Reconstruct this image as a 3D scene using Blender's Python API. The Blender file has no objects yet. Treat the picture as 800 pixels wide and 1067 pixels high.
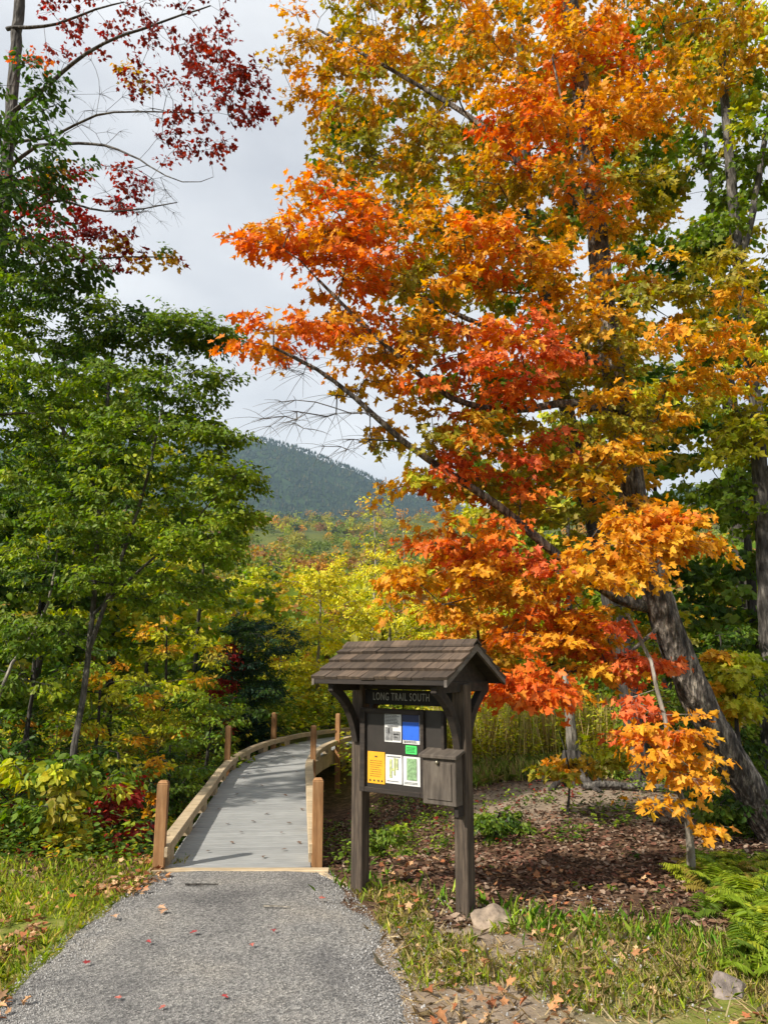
import bpy, bmesh, math, random
import numpy as np
from mathutils import Vector, noise

random.seed(7)
RNG = np.random.default_rng(11)
R = math.radians
scene = bpy.context.scene
COL = scene.collection
EYE = 1.6
PITCH = R(11.7)
FPX = 770.0


def at(px, py, Y):
    """point at distance Y in front of the viewpoint that the photograph shows at (px, py)"""
    u = (px - 400) / FPX
    v = (533.5 - py) / FPX
    d = np.array([u, math.cos(PITCH) - v * math.sin(PITCH), math.sin(PITCH) + v * math.cos(PITCH)])
    p = d * (Y / d[1])
    p[2] += EYE
    return p


# ------------------------------------------------------------------ tags
def tag(o, label=None, cat=None, group=None, kind=None):
    if label: o['label'] = label
    if cat: o['category'] = cat
    if group: o['group'] = group
    if kind: o['kind'] = kind
    return o


def empty(name, loc, rz=0.0):
    o = bpy.data.objects.new(name, None)
    COL.objects.link(o)
    o.location = loc
    o.rotation_euler = (0, 0, rz)
    o.empty_display_size = 0.2
    return o


# ------------------------------------------------------------------ materials
def newmat(name):
    m = bpy.data.materials.new(name)
    m.use_nodes = True
    nt = m.node_tree
    nt.nodes.clear()
    out = nt.nodes.new('ShaderNodeOutputMaterial')
    b = nt.nodes.new('ShaderNodeBsdfPrincipled')
    nt.links.new(b.outputs[0], out.inputs[0])
    return m, nt, b, out


def ramp(nt, fac, stops):
    r = nt.nodes.new('ShaderNodeValToRGB')
    e = r.color_ramp.elements
    while len(e) < len(stops): e.new(0.5)
    for i, (p, c) in enumerate(stops):
        e[i].position = p
        e[i].color = (c[0], c[1], c[2], 1)
    if fac is not None: nt.links.new(fac, r.inputs[0])
    return r


def tex(nt, kind, scale, detail=4, rough=0.6, vec=None, stretch=None, obj=True):
    tc = nt.nodes.new('ShaderNodeTexCoord')
    src = tc.outputs['Object'] if vec is None else vec
    if stretch:
        mp = nt.nodes.new('ShaderNodeMapping')
        mp.inputs['Scale'].default_value = stretch
        nt.links.new(src, mp.inputs[0])
        src = mp.outputs[0]
    n = nt.nodes.new(kind)
    n.inputs['Scale'].default_value = scale
    if kind == 'ShaderNodeTexNoise':
        n.inputs['Detail'].default_value = detail
        n.inputs['Roughness'].default_value = rough
    nt.links.new(src, n.inputs['Vector'])
    return n


def bump(nt, b, h, strength=0.4, dist=0.01):
    n = nt.nodes.new('ShaderNodeBump')
    n.inputs['Strength'].default_value = strength
    n.inputs['Distance'].default_value = dist
    nt.links.new(h, n.inputs['Height'])
    nt.links.new(n.outputs[0], b.inputs['Normal'])


def mixc(nt, fac, a, b_, mode='MIX'):
    m = nt.nodes.new('ShaderNodeMix')
    m.data_type = 'RGBA'
    m.blend_type = mode
    if isinstance(fac, (int, float)): m.inputs[0].default_value = fac
    else: nt.links.new(fac, m.inputs[0])
    for i, x in ((6, a), (7, b_)):
        if isinstance(x, tuple): m.inputs[i].default_value = (*x, 1)
        else: nt.links.new(x, m.inputs[i])
    return m.outputs[2]


def mat_leaf(name='leaf', trans=0.38, rough=0.5):
    m, nt, b, out = newmat(name)
    a = nt.nodes.new('ShaderNodeAttribute')
    a.attribute_name = 'col'
    n = tex(nt, 'ShaderNodeTexNoise', 60, 2)
    r = ramp(nt, n.outputs[0], [(0.3, (.78, .74, .7)), (0.7, (1.12, 1.1, 1.05))])
    c = mixc(nt, 1.0, a.outputs['Color'], r.outputs[0], 'MULTIPLY')
    nt.links.new(c, b.inputs['Base Color'])
    b.inputs['Roughness'].default_value = rough
    b.inputs['Specular IOR Level'].default_value = 0.25
    t = nt.nodes.new('ShaderNodeBsdfTranslucent')
    g = nt.nodes.new('ShaderNodeHueSaturation')
    g.inputs['Saturation'].default_value = 1.1
    g.inputs['Value'].default_value = 1.25
    nt.links.new(c, g.inputs['Color'])
    nt.links.new(g.outputs[0], t.inputs[0])
    mx = nt.nodes.new('ShaderNodeMixShader')
    mx.inputs[0].default_value = trans
    nt.links.new(b.outputs[0], mx.inputs[1])
    nt.links.new(t.outputs[0], mx.inputs[2])
    nt.links.new(mx.outputs[0], out.inputs[0])
    return m


def mat_bark(name, c0, c1, c2, scale=14, stretch=(1, 1, .25), bs=.9):
    m, nt, b, out = newmat(name)
    n = tex(nt, 'ShaderNodeTexNoise', scale, 6, .68, stretch=stretch)
    r = ramp(nt, n.outputs[0], [(0.36, c0), (0.5, c1), (0.66, c2)])
    n2 = tex(nt, 'ShaderNodeTexNoise', 2.2, 3)
    r2 = ramp(nt, n2.outputs[0], [(.35, (.6, .6, .6)), (.65, (1.2, 1.2, 1.2))])
    nt.links.new(mixc(nt, 1.0, r.outputs[0], r2.outputs[0], 'MULTIPLY'), b.inputs['Base Color'])
    b.inputs['Roughness'].default_value = .9
    v = tex(nt, 'ShaderNodeTexVoronoi', scale * 1.8, stretch=stretch)
    mh = nt.nodes.new('ShaderNodeMath')
    mh.operation = 'ADD'
    nt.links.new(n.outputs[0], mh.inputs[0])
    nt.links.new(v.outputs['Distance'], mh.inputs[1])
    bump(nt, b, mh.outputs[0], bs, .03)
    return m


def mat_wood(name, c0, c1, c2, stretch=(1, 12, 12), scale=3.0, rough=.8, bs=.35):
    m, nt, b, out = newmat(name)
    n = tex(nt, 'ShaderNodeTexNoise', scale, 6, .65, stretch=stretch)
    r = ramp(nt, n.outputs[0], [(0.3, c0), (0.5, c1), (0.72, c2)])
    n2 = tex(nt, 'ShaderNodeTexNoise', 2.5, 4)
    r2 = ramp(nt, n2.outputs[0], [(.3, (.7, .7, .7)), (.7, (1.18, 1.16, 1.12))])
    nt.links.new(mixc(nt, 1.0, r.outputs[0], r2.outputs[0], 'MULTIPLY'), b.inputs['Base Color'])
    b.inputs['Roughness'].default_value = rough
    bump(nt, b, n.outputs[0], bs, .006)
    return m


def mat_plain(name, c, rough=.7, var=.2, scale=20, metal=0.0):
    m, nt, b, out = newmat(name)
    n = tex(nt, 'ShaderNodeTexNoise', scale, 4)
    lo = tuple(x * (1 - var) for x in c)
    hi = tuple(min(1, x * (1 + var)) for x in c)
    r = ramp(nt, n.outputs[0], [(.3, lo), (.7, hi)])
    nt.links.new(r.outputs[0], b.inputs['Base Color'])
    b.inputs['Roughness'].default_value = rough
    b.inputs['Metallic'].default_value = metal
    bump(nt, b, n.outputs[0], .15, .003)
    return m


LEAF = mat_leaf('leaf', .42)
LEAF_THIN = mat_leaf('leaf_thin', .45)
GRASSM = mat_leaf('grass_blade', .3, .6)
DRY = mat_leaf('dry_leaf', .12, .8)
BARK = mat_bark('maple_bark', (.022, .017, .014), (.10, .082, .067), (.44, .38, .31), 20, (1, 1, .3), 1.0)
BARK_GREY = mat_bark('grey_bark', (.035, .03, .025), (.09, .08, .068), (.22, .20, .17), 14)
BARK_DARK = mat_bark('dark_bark', (.02, .017, .014), (.05, .042, .035), (.11, .10, .085), 12)
BARK_LIGHT = mat_bark('light_bark', (.14, .12, .09), (.28, .25, .20), (.42, .38, .33), 12)
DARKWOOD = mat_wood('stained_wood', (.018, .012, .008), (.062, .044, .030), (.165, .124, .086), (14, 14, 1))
DARKWOOD_SHADE = mat_wood('stained_wood_shade', (.009, .006, .0045), (.021, .0145, .010), (.044, .031, .022), (1, 9, 9))  # same stain, with the shade under the kiosk roof darkened into its base colour
CEDAR = mat_wood('cedar_post', (.20, .09, .03), (.34, .17, .065), (.46, .26, .12), (10, 10, 1))
PINE = mat_wood('pine_curb', (.30, .22, .13), (.45, .35, .22), (.58, .47, .32), (1.5, 10, 10))


# ------------------------------------------------------------------ mesh tools
class MB:
    def __init__(s):
        s.v, s.f = [], []

    def poly(s, vs, fs):
        n = len(s.v)
        s.v += [tuple(map(float, p)) for p in vs]
        s.f += [tuple(i + n for i in f) for f in fs]

    def box(s, c, size, rz=0.0, M=None):
        x, y, z = size[0] / 2, size[1] / 2, size[2] / 2
        vs = []
        for dz in (-z, z):
            for dx, dy in ((-x, -y), (x, -y), (x, y), (-x, y)):
                p = Vector((dx, dy, dz))
                if M is not None: p = M @ p
                ca, sa = math.cos(rz), math.sin(rz)
                vs.append((c[0] + p.x * ca - p.y * sa, c[1] + p.x * sa + p.y * ca, c[2] + p.z))
        s.poly(vs, [(3, 2, 1, 0), (4, 5, 6, 7), (0, 1, 5, 4), (1, 2, 6, 5), (2, 3, 7, 6), (3, 0, 4, 7)])

    def prism(s, prof, a, b):
        """profile of 3D points swept from offset a to offset b"""
        n = len(prof)
        vs = [tuple(np.add(p, a)) for p in prof] + [tuple(np.add(p, b)) for p in prof]
        fs = [tuple(range(n))[::-1], tuple(range(n, 2 * n))]
        for i in range(n):
            j = (i + 1) % n
            fs.append((i, j, j + n, i + n))
        s.poly(vs, fs)

    def beam(s, p0, p1, w, h, up=(0, 0, 1)):
        p0, p1, up = Vector(p0), Vector(p1), Vector(up)
        d = (p1 - p0).normalized()
        sd = d.cross(up).normalized()
        u = sd.cross(d).normalized()
        vs = []
        for p in (p0, p1):
            for a, b in ((-1, -1), (1, -1), (1, 1), (-1, 1)):
                vs.append(p + sd * (a * w / 2) + u * (b * h / 2))
        s.poly(vs, [(3, 2, 1, 0), (4, 5, 6, 7), (0, 1, 5, 4), (1, 2, 6, 5), (2, 3, 7, 6), (3, 0, 4, 7)])

    def build(s, name, mat, parent=None, bevel=0.0, smooth=False):
        me = bpy.data.meshes.new(name)
        me.from_pydata(s.v, [], s.f)
        bm = bmesh.new()
        bm.from_mesh(me)
        bmesh.ops.recalc_face_normals(bm, faces=bm.faces)
        if bevel:
            bmesh.ops.bevel(bm, geom=[e for e in bm.edges if len(e.link_faces) == 2 and e.calc_face_angle(0) > .5],
                            offset=bevel, segments=1, affect='EDGES', clamp_overlap=True)
        if smooth:
            for f in bm.faces: f.smooth = True
        bm.to_mesh(me)
        bm.free()
        me.materials.append(mat)
        o = bpy.data.objects.new(name, me)
        COL.objects.link(o)
        if parent is not None: o.parent = parent
        return o


def np_mesh(name, verts, loops, starts, mat, parent=None, col=None, smooth=False):
    me = bpy.data.meshes.new(name)
    me.vertices.add(len(verts))
    me.vertices.foreach_set('co', np.ascontiguousarray(verts, dtype=np.float32).ravel())
    me.loops.add(len(loops))
    me.loops.foreach_set('vertex_index', np.ascontiguousarray(loops, dtype=np.int32))
    me.polygons.add(len(starts))
    me.polygons.foreach_set('loop_start', np.ascontiguousarray(starts, dtype=np.int32))
    if smooth: me.polygons.foreach_set('use_smooth', np.ones(len(starts), dtype=bool))
    me.update(calc_edges=True)
    if col is not None:
        a = me.color_attributes.new('col', 'FLOAT_COLOR', 'POINT')
        c4 = np.ones((len(verts), 4), dtype=np.float32)
        c4[:, :3] = col
        a.data.foreach_set('color', c4.ravel())
    me.materials.append(mat)
    o = bpy.data.objects.new(name, me)
    COL.objects.link(o)
    if parent is not None: o.parent = parent
    return o


def _half(pts):
    """leaf from its right half outline: two folded n-gons"""
    n = len(pts)
    v = [(0, 0, 0)] + [(x, y, .22 * abs(x) - .12 * y * y) for x, y in pts] + [(0, 1, -.14)] + \
        [(-x, y, .22 * abs(x) - .12 * y * y) for x, y in pts[::-1]]
    f1 = list(range(0, n + 2))
    f2 = [0] + list(range(n + 1, 2 * n + 2))
    return np.array(v), [f1, f2]


T_MAPLE = _half([(.36, -.06), (.26, .2), (.56, .5), (.21, .5), (.19, .76)])
T_MAPLE_LOW = _half([(.34, .02), (.5, .5), (.17, .6)])
T_OVAL = _half([(.22, .25), (.25, .55)])
T_OVAL_THIN = _half([(.13, .25), (.14, .6)])
T_BLADE = (np.array([(-.035, 0, 0), (.035, 0, 0), (.02, .55, -.06), (0, 1, -.35), (-.02, .55, -.06)]), [[0, 1, 2, 3, 4]])
T_QUAD = _half([(.45, .3), (.4, .75)])


def unit(a):
    return a / np.maximum(np.linalg.norm(a, axis=1, keepdims=True), 1e-9)


def leaves(name, pos, axis, nrm, size, col, tmpl, mat=None, parent=None):
    tv, tf = tmpl
    y = unit(axis)
    x = unit(np.cross(y, nrm))
    z = np.cross(x, y)
    N, K = len(pos), len(tv)
    s = np.asarray(size).reshape(-1, 1, 1)
    wide = RNG.uniform(.85, 1.15, (N, 1, 1))
    V = pos[:, None, :] + s * (tv[None, :, 0:1] * x[:, None, :] * wide + tv[None, :, 1:2] * y[:, None, :] +
                              tv[None, :, 2:3] * z[:, None, :] * RNG.uniform(-.8, 2.6, (N, 1, 1)))
    base = np.arange(N)[:, None] * K
    fl = np.concatenate([np.array(f) for f in tf])
    loops = (base + fl[None, :]).ravel()
    ls = np.cumsum([0] + [len(f) for f in tf])
    starts = (np.arange(N)[:, None] * ls[-1] + ls[None, :-1]).ravel()
    return np_mesh(name, V.reshape(-1, 3), loops, starts, mat or LEAF, parent, np.repeat(col, K, axis=0))


def tube_arrays(chains, rad, sides):
    """chains: list of (n,3) arrays; rad: list of (n,) arrays"""
    V, L, S = [], [], []
    nv = nl = 0
    for P, r, k in zip(chains, rad, sides):
        P = np.asarray(P, float)
        n = len(P)
        if n < 2: continue
        d = np.gradient(P, axis=0)
        d = unit(d)
        ref = np.where(np.abs(d[:, 2:3]) > .9, np.array([[1., 0, 0]]), np.array([[0., 0, 1.]]))
        if (np.abs(d[:, 2]) > .9).any(): ref = np.tile([[1., .2, 0]], (n, 1))
        a = unit(np.cross(d, ref))
        b = np.cross(d, a)
        t = np.arange(k) * 2 * math.pi / k
        rr = np.repeat(np.asarray(r)[:, None], k, 1)
        if k >= 30:
            aa = t[None, :] + 0 * np.arange(n)[:, None]
            zz = np.arange(n)[:, None] * .09
            lump = np.ones((n, k))
            for q_ in range(n):
                for w_ in range(k):
                    v_ = Vector((math.cos(t[w_]) * 4.2, math.sin(t[w_]) * 4.2, q_ * .16))
                    lump[q_, w_] += .13 * (abs(noise.noise(v_)) * 2 - .5) + .07 * noise.noise(v_ * .3) + .05 * noise.noise(v_ * 3)
            rr = rr * lump
        elif k >= 10:
            lump = 1 + .10 * np.sin(t * 3 + 1)[None, :] + .07 * np.sin(t[None, :] * 5 + np.arange(n)[:, None] * .35) + \
                   RNG.uniform(-.05, .05, (n, k))
            rr = rr * lump
        ring = P[:, None, :] + rr[:, :, None] * (np.cos(t)[None, :, None] * a[:, None, :] + np.sin(t)[None, :, None] * b[:, None, :])
        V.append(ring.reshape(-1, 3))
        i = np.arange(n - 1)[:, None] * k
        j = np.arange(k)[None, :]
        j2 = (j + 1) % k
        q = np.stack([i + j, i + j2, i + k + j2, i + k + j], -1).reshape(-1) + nv
        L.append(q)
        S.append(nl + np.arange((n - 1) * k) * 4)
        nl += len(q)
        nv += n * k
    return np.concatenate(V), np.concatenate(L), np.concatenate(S)


def smooth_path(pts, step=.2, wob=0.0):
    P = np.array(pts, float)
    if len(P) > 2:
        Q = [P[0]]
        for i in range(len(P) - 1):
            p0 = P[max(i - 1, 0)]; p1 = P[i]; p2 = P[i + 1]; p3 = P[min(i + 2, len(P) - 1)]
            n = max(2, int(np.linalg.norm(p2 - p1) / step))
            for k in range(1, n + 1):
                t = k / n
                Q.append(.5 * ((2 * p1) + (-p0 + p2) * t + (2 * p0 - 5 * p1 + 4 * p2 - p3) * t * t + (-p0 + 3 * p1 - 3 * p2 + p3) * t ** 3))
        Q = np.array(Q)
    else:
        n = max(2, int(np.linalg.norm(P[1] - P[0]) / step))
        Q = P[0] + (P[1] - P[0]) * np.linspace(0, 1, n + 1)[:, None]
    if wob:
        w = RNG.normal(0, wob, Q.shape)
        w[0] = 0
        Q = Q + w
    return Q


# autumn leaf pigments (linear)
PAL = {
    'ro': [(.82, .17, .026), (.84, .27, .03)],
    'or': [(.84, .34, .026), (.86, .44, .03)],
    'go': [(.74, .46, .035), (.80, .40, .03)],
    'co': [(.78, .15, .05), (.82, .24, .07)],
    'ol': [(.42, .34, .03), (.30, .31, .03)],
    'og': [(.56, .36, .028), (.62, .30, .025)],
    'ru': [(.42, .19, .06), (.34, .15, .07)],
    'rd': [(.17, .018, .014), (.36, .045, .026)],
    'rr': [(.42, .025, .03), (.40, .07, .04)],
    'ye': [(.88, .77, .05), (.80, .73, .05)],
    'yg': [(.48, .53, .04), (.62, .60, .04)],
    'lg': [(.25, .38, .03), (.36, .45, .035)],
    'gr': [(.12, .21, .022), (.21, .30, .028)],
    'dg': [(.05, .11, .018), (.08, .15, .02)],
    'sp': [(.018, .055, .028), (.03, .08, .04)],
}


def pick_pal(spec, n):
    items = [s.split(':') for s in spec.split(',')]
    names = [i[0] for i in items]
    w = np.array([float(i[1]) if len(i) > 1 else 1.0 for i in items])
    return [names[k] for k in RNG.choice(len(names), n, p=w / w.sum())]


def leaf_colors(keys, per):
    C = []
    for k in keys:
        a, b = np.array(PAL[k][0]), np.array(PAL[k][1])
        t = np.clip(RNG.normal(.5, .22) + RNG.normal(0, .22, per), -.1, 1.1)[:, None]
        c = a + (b - a) * t
        c = c * RNG.uniform(.78, 1.18, (per, 1)) * np.exp(RNG.normal(0, .07, (per, 3)))
        C.append(c)
    return np.clip(np.concatenate(C), .003, .85)


def grow(name, base, trunks, lobes, leaf, size, per, spray_r, tmpl, bark, label, cat='tree', group=None,
         parts=('trunk', 'branches', 'crown'), tip=.0035, trunk_sides=14, flat=.35, droop=.35, twig_k=5,
         bare=None, gap=0.0, leafmat=None, curve=.12, limb_bark=None, lobe_k=(1.0, 1.0)):
    """a tree: trunks = list of (points, r0, r1), lobes = list of (centre, radii, n, palette)"""
    root = empty(name, tuple(base))
    tag(root, label, cat, group)
    B = np.array(base, float)
    nodes, par, fixed = [], [], []
    tchains, trads = [], []
    for ti, (pts, r0, r1) in enumerate(trunks):
        Q = smooth_path(pts, .05 if (trunk_sides >= 30 and ti == 0) else .22, 0.0 if trunk_sides >= 30 else 0.006)
        rr = r0 + (r1 - r0) * np.linspace(0, 1, len(Q)) ** .85
        if ti == 0:
            rr[:3] *= np.array([1.35, 1.15, 1.05])[:len(rr[:3])]
        tchains.append(Q); trads.append(rr)
        st = len(nodes)
        pj = -1
        if ti > 0 and nodes:
            A = np.array(nodes)
            pj = int(np.argmin(((A - Q[0]) ** 2).sum(1)))
        for i, p in enumerate(Q):
            nodes.append(p); par.append(pj if i == 0 else st + i - 1); fixed.append(rr[i])
    C, K, targetsize = [], [], []
    for cpos, rad, n, pal in lobes:
        n = max(2, int(n * lobe_k[0]))
        d = RNG.normal(0, 1, (n, 3))
        d = unit(d) * (RNG.uniform(.12, 1, (n, 1)) ** .42)
        C.append(np.array(cpos) + d * np.array(rad) * lobe_k[1])
        K += pick_pal(pal, n)
        
    C = np.concatenate(C)
    skip_bare = len(C)
    if bare:
        BC = []
        for cpos, rad, n in bare:
            d = unit(RNG.normal(0, 1, (n, 3))) * (RNG.uniform(.1, 1, (n, 1)) ** .4)
            BC.append(np.array(cpos) + d * np.array(rad))
        C = np.concatenate([C] + BC)
    N0 = np.array(nodes)
    dist0 = np.array([np.min(((N0 - c) ** 2).sum(1)) for c in C])
    order = np.argsort(dist0)
    cap = len(nodes) + len(C) * 40
    A = np.zeros((cap, 3)); A[:len(nodes)] = N0
    cnt = len(nodes)
    # height share of trunk: branches leave above its foot
    ok_from = B[2] + .12 * (N0[:, 2].max() - B[2])
    attach_dir = np.zeros((len(C), 3))
    chains = []
    childs = []
    leafnode = np.zeros(len(C), int)
    for ci in order:
        c = C[ci]
        dv = c - A[:cnt]
        d = np.sqrt((dv ** 2).sum(1))
        cost = d + .75 * np.maximum(0, A[:cnt, 2] - (c[2] - .15 * d)) + np.where((A[:cnt, 2] < ok_from), 1.5, 0)
        j = int(np.argmin(cost))
        p = A[j]
        L = d[j]
        n = max(1, int(L / .16))
        dirp = c - p
        pd = (p - A[par[j]]) if par[j] >= 0 else np.array([0, 0, 1.])
        pd = pd / (np.linalg.norm(pd) + 1e-9)
        ctrl = p + (pd * .35 + dirp / (L + 1e-9) * .65) * L * .5 + np.array([0, 0, curve * L])
        idx = [j]
        jit = RNG.normal(0, .018 * min(1, L), (n, 3))
        for k in range(1, n + 1):
            t = k / n
            q = (1 - t) ** 2 * p + 2 * t * (1 - t) * ctrl + t * t * c
            if k < n: q = q + jit[k - 1]
            A[cnt] = q
            nodes.append(q); par.append(idx[-1]); fixed.append(0)
            idx.append(cnt)
            cnt += 1
            if cnt >= cap - 2: break
        chains.append(idx)
        leafnode[ci] = idx[-1]
        attach_dir[ci] = c - A[idx[max(-3, -len(idx))]]
    # pipe model radii
    P = np.array(par)
    acc = np.zeros(cnt)
    has = np.zeros(cnt, bool)
    for i in range(cnt - 1, -1, -1):
        if not has[i]: acc[i] = tip ** 2.35
        acc[i] += 0
        if P[i] >= 0:
            has[P[i]] = True
            acc[P[i]] += acc[i]
    rad = acc ** (1 / 2.35)
    fx = np.array(fixed)
    fxr = np.where(fx > 0, fx, 1e9)
    bch, brd, bsd = [], [], []
    for idx in chains:
        r = rad[idx].copy()
        r[0] = r[1] if len(r) > 1 else r[0]
        if fx[idx[0]] > 0: r = np.minimum(r, fx[idx[0]] * .7)
        bch.append(A[idx]); brd.append(r)
        bsd.append(7 if r[0] > .025 else (5 if r[0] > .008 else 4))
    # sprays of leaves
    S = len(C)
    ad = unit(attach_dir + np.array([0, 0, 1e-4]))
    h = ad.copy(); h[:, 2] *= .35
    h = unit(h + RNG.normal(0, .12, h.shape))
    side = unit(np.cross(h, np.array([0, 0, 1.0])))
    tw = twig_k
    ang = (np.linspace(-1.25, 1.25, tw)[None, :] + RNG.normal(0, .18, (S, tw)))
    ln = spray_r * (1.05 - .32 * np.abs(ang)) * RNG.uniform(.7, 1.2, (S, tw))
    tdir = h[:, None, :] * np.cos(ang)[..., None] + side[:, None, :] * np.sin(ang)[..., None]
    tdir[..., 2] += RNG.normal(0, flat * .55, (S, tw))
    tdir /= np.linalg.norm(tdir, axis=2, keepdims=True)
    start = np.repeat(C[:, None, :], tw, axis=1)
    t3 = np.array([0, .4, .75, 1.0])
    TP = start[:, :, None, :] + tdir[:, :, None, :] * (ln[:, :, None, None] * t3[None, None, :, None])
    TP[..., 2] -= droop * ln[:, :, None] * t3 ** 2 * .6
    tr = tip * np.array([.8, .6, .45, .3])
    flatTP = TP.reshape(-1, 4, 3)
    bch += list(flatTP); brd += [tr] * len(flatTP); bsd += [3] * len(flatTP)
    V, L, St = tube_arrays(tchains, trads, [trunk_sides] + [min(14, trunk_sides)] * (len(tchains) - 1))
    np_mesh(parts[0], V - B, L, St, bark, root, smooth=True)
    V, L, St = tube_arrays(bch, brd, bsd)
    np_mesh(parts[1], V - B, L, St, limb_bark or bark, root, smooth=True)
    # leaves on the leafy sprays only
    M = skip_bare
    per_t = max(1, per // tw)
    t = RNG.uniform(.05, 1.03, (M, tw, per_t))
    pos = start[:M, :, None, :] + tdir[:M, :, None, :] * (ln[:M, :, None, None] * t[..., None])
    pos[..., 2] -= droop * ln[:M, :, None] * t ** 2 * .6
    perp = unit(np.cross(tdir[:M].reshape(-1, 3), np.array([0, 0, 1.0]))).reshape(M, tw, 1, 3)
    sgn = np.where(RNG.random((M, tw, per_t, 1)) < .5, -1, 1)
    pos = pos + perp * sgn * RNG.uniform(.0, .5, (M, tw, per_t, 1)) * size
    pos = pos + RNG.normal(0, size * .32, pos.shape)
    ax = tdir[:M, :, None, :] * .8 + perp * sgn * RNG.uniform(.3, 1.1, (M, tw, per_t, 1)) + RNG.normal(0, .3, pos.shape)
    ax[..., 2] -= RNG.uniform(.1, 1.3, (M, tw, per_t))
    nr = RNG.normal(0, .5, pos.shape) + ad[:M, None, None, :] * .55
    nr[..., 2] += .42
    pos = pos.reshape(-1, 3); ax = ax.reshape(-1, 3); nr = nr.reshape(-1, 3)
    col = leaf_colors(K, tw * per_t)
    keep = RNG.random(len(pos)) > gap
    pos, ax, nr, col = pos[keep], ax[keep], nr[keep], col[keep]
    sz = size * RNG.uniform(.6, 1.2, len(pos))
    leaves(parts[2], pos - B, ax, nr, sz, col, tmpl, leafmat or LEAF, root)
    return root


# ------------------------------------------------------------------ terrain
def sst(a, b, x):
    t = np.clip((x - a) / (b - a), 0, 1)
    return t * t * (3 - 2 * t)


BR = smooth_path([(-1.15, 6.28, 0), (-1.47, 9.2, 0), (-1.74, 12.0, 0), (-1.62, 14.3, 0), (-1.0, 16.3, 0), (.15, 17.7, 0), (1.6, 18.6, 0)], .3)


def ground_h(x, y):
    x = np.asarray(x, float); y = np.asarray(y, float)
    r = np.hypot(x, y)
    az = np.degrees(np.arctan2(x, np.maximum(y, 1e-6)))
    # gully crossed by the boardwalk
    g = sst(6.5, 8.3, y) * (1 - sst(13.5, 17.5, y))
    wx = np.where(x > -1.0, np.exp(-((x + 1.0) / 1.5) ** 2), np.exp(-((x + 1.0) / 5.0) ** 2))
    h = -.85 * g * wx
    h = h - .10 * sst(5.4, 7.2, y) * sst(.2, 1.2, x) * (1 - sst(8.5, 11, y))
    h = h + .035 * np.sin(x * 1.7 + y * .6) * np.sin(y * 1.1 - x * .4) * sst(4.5, 8, np.hypot(x + .6, y - 3.5))
    h = h + .25 * sst(14, 30, r) * np.sin(x * .21) * np.cos(y * .17)
    # hillside and mountain ahead
    front = np.clip(np.cos(np.radians(az)), 0, 1) * (y > 0)
    hill = np.interp(r, [0, 35, 70, 150, 300, 600, 900, 1200, 1500, 1900, 2400, 3000],
                     [0, 0, 2.5, 14, 38, 108, 172, 215, 300, 560, 420, 250])
    crest = np.interp(az, [-90, -40, -22, -13, -10, -7, -4.3, -2.2, .7, 4, 8, 20, 40, 90],
                      [.4, .8, 1.0, 1.04, 1.045, 1.02, .955, .91, .83, .76, .7, .75, .9, .4])
    far = sst(900, 1900, r)
    hill = hill * (1 - far + far * crest) * sst(-.1, .5, front)
    low = sst(200, 2500, r) * 60 * (1 - sst(-.1, .5, front))
    und = (np.sin(x * .011 + 1.3) * np.cos(y * .009) * .5 + np.sin(x * .027 + y * .019) * .25 + np.sin(x * .05 - y * .041) * .12)
    return h + hill + low + und * r * .018 * sst(60, 400, r) * (1 - .75 * far)


def gh(x, y):
    return float(ground_h(x, y))


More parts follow.
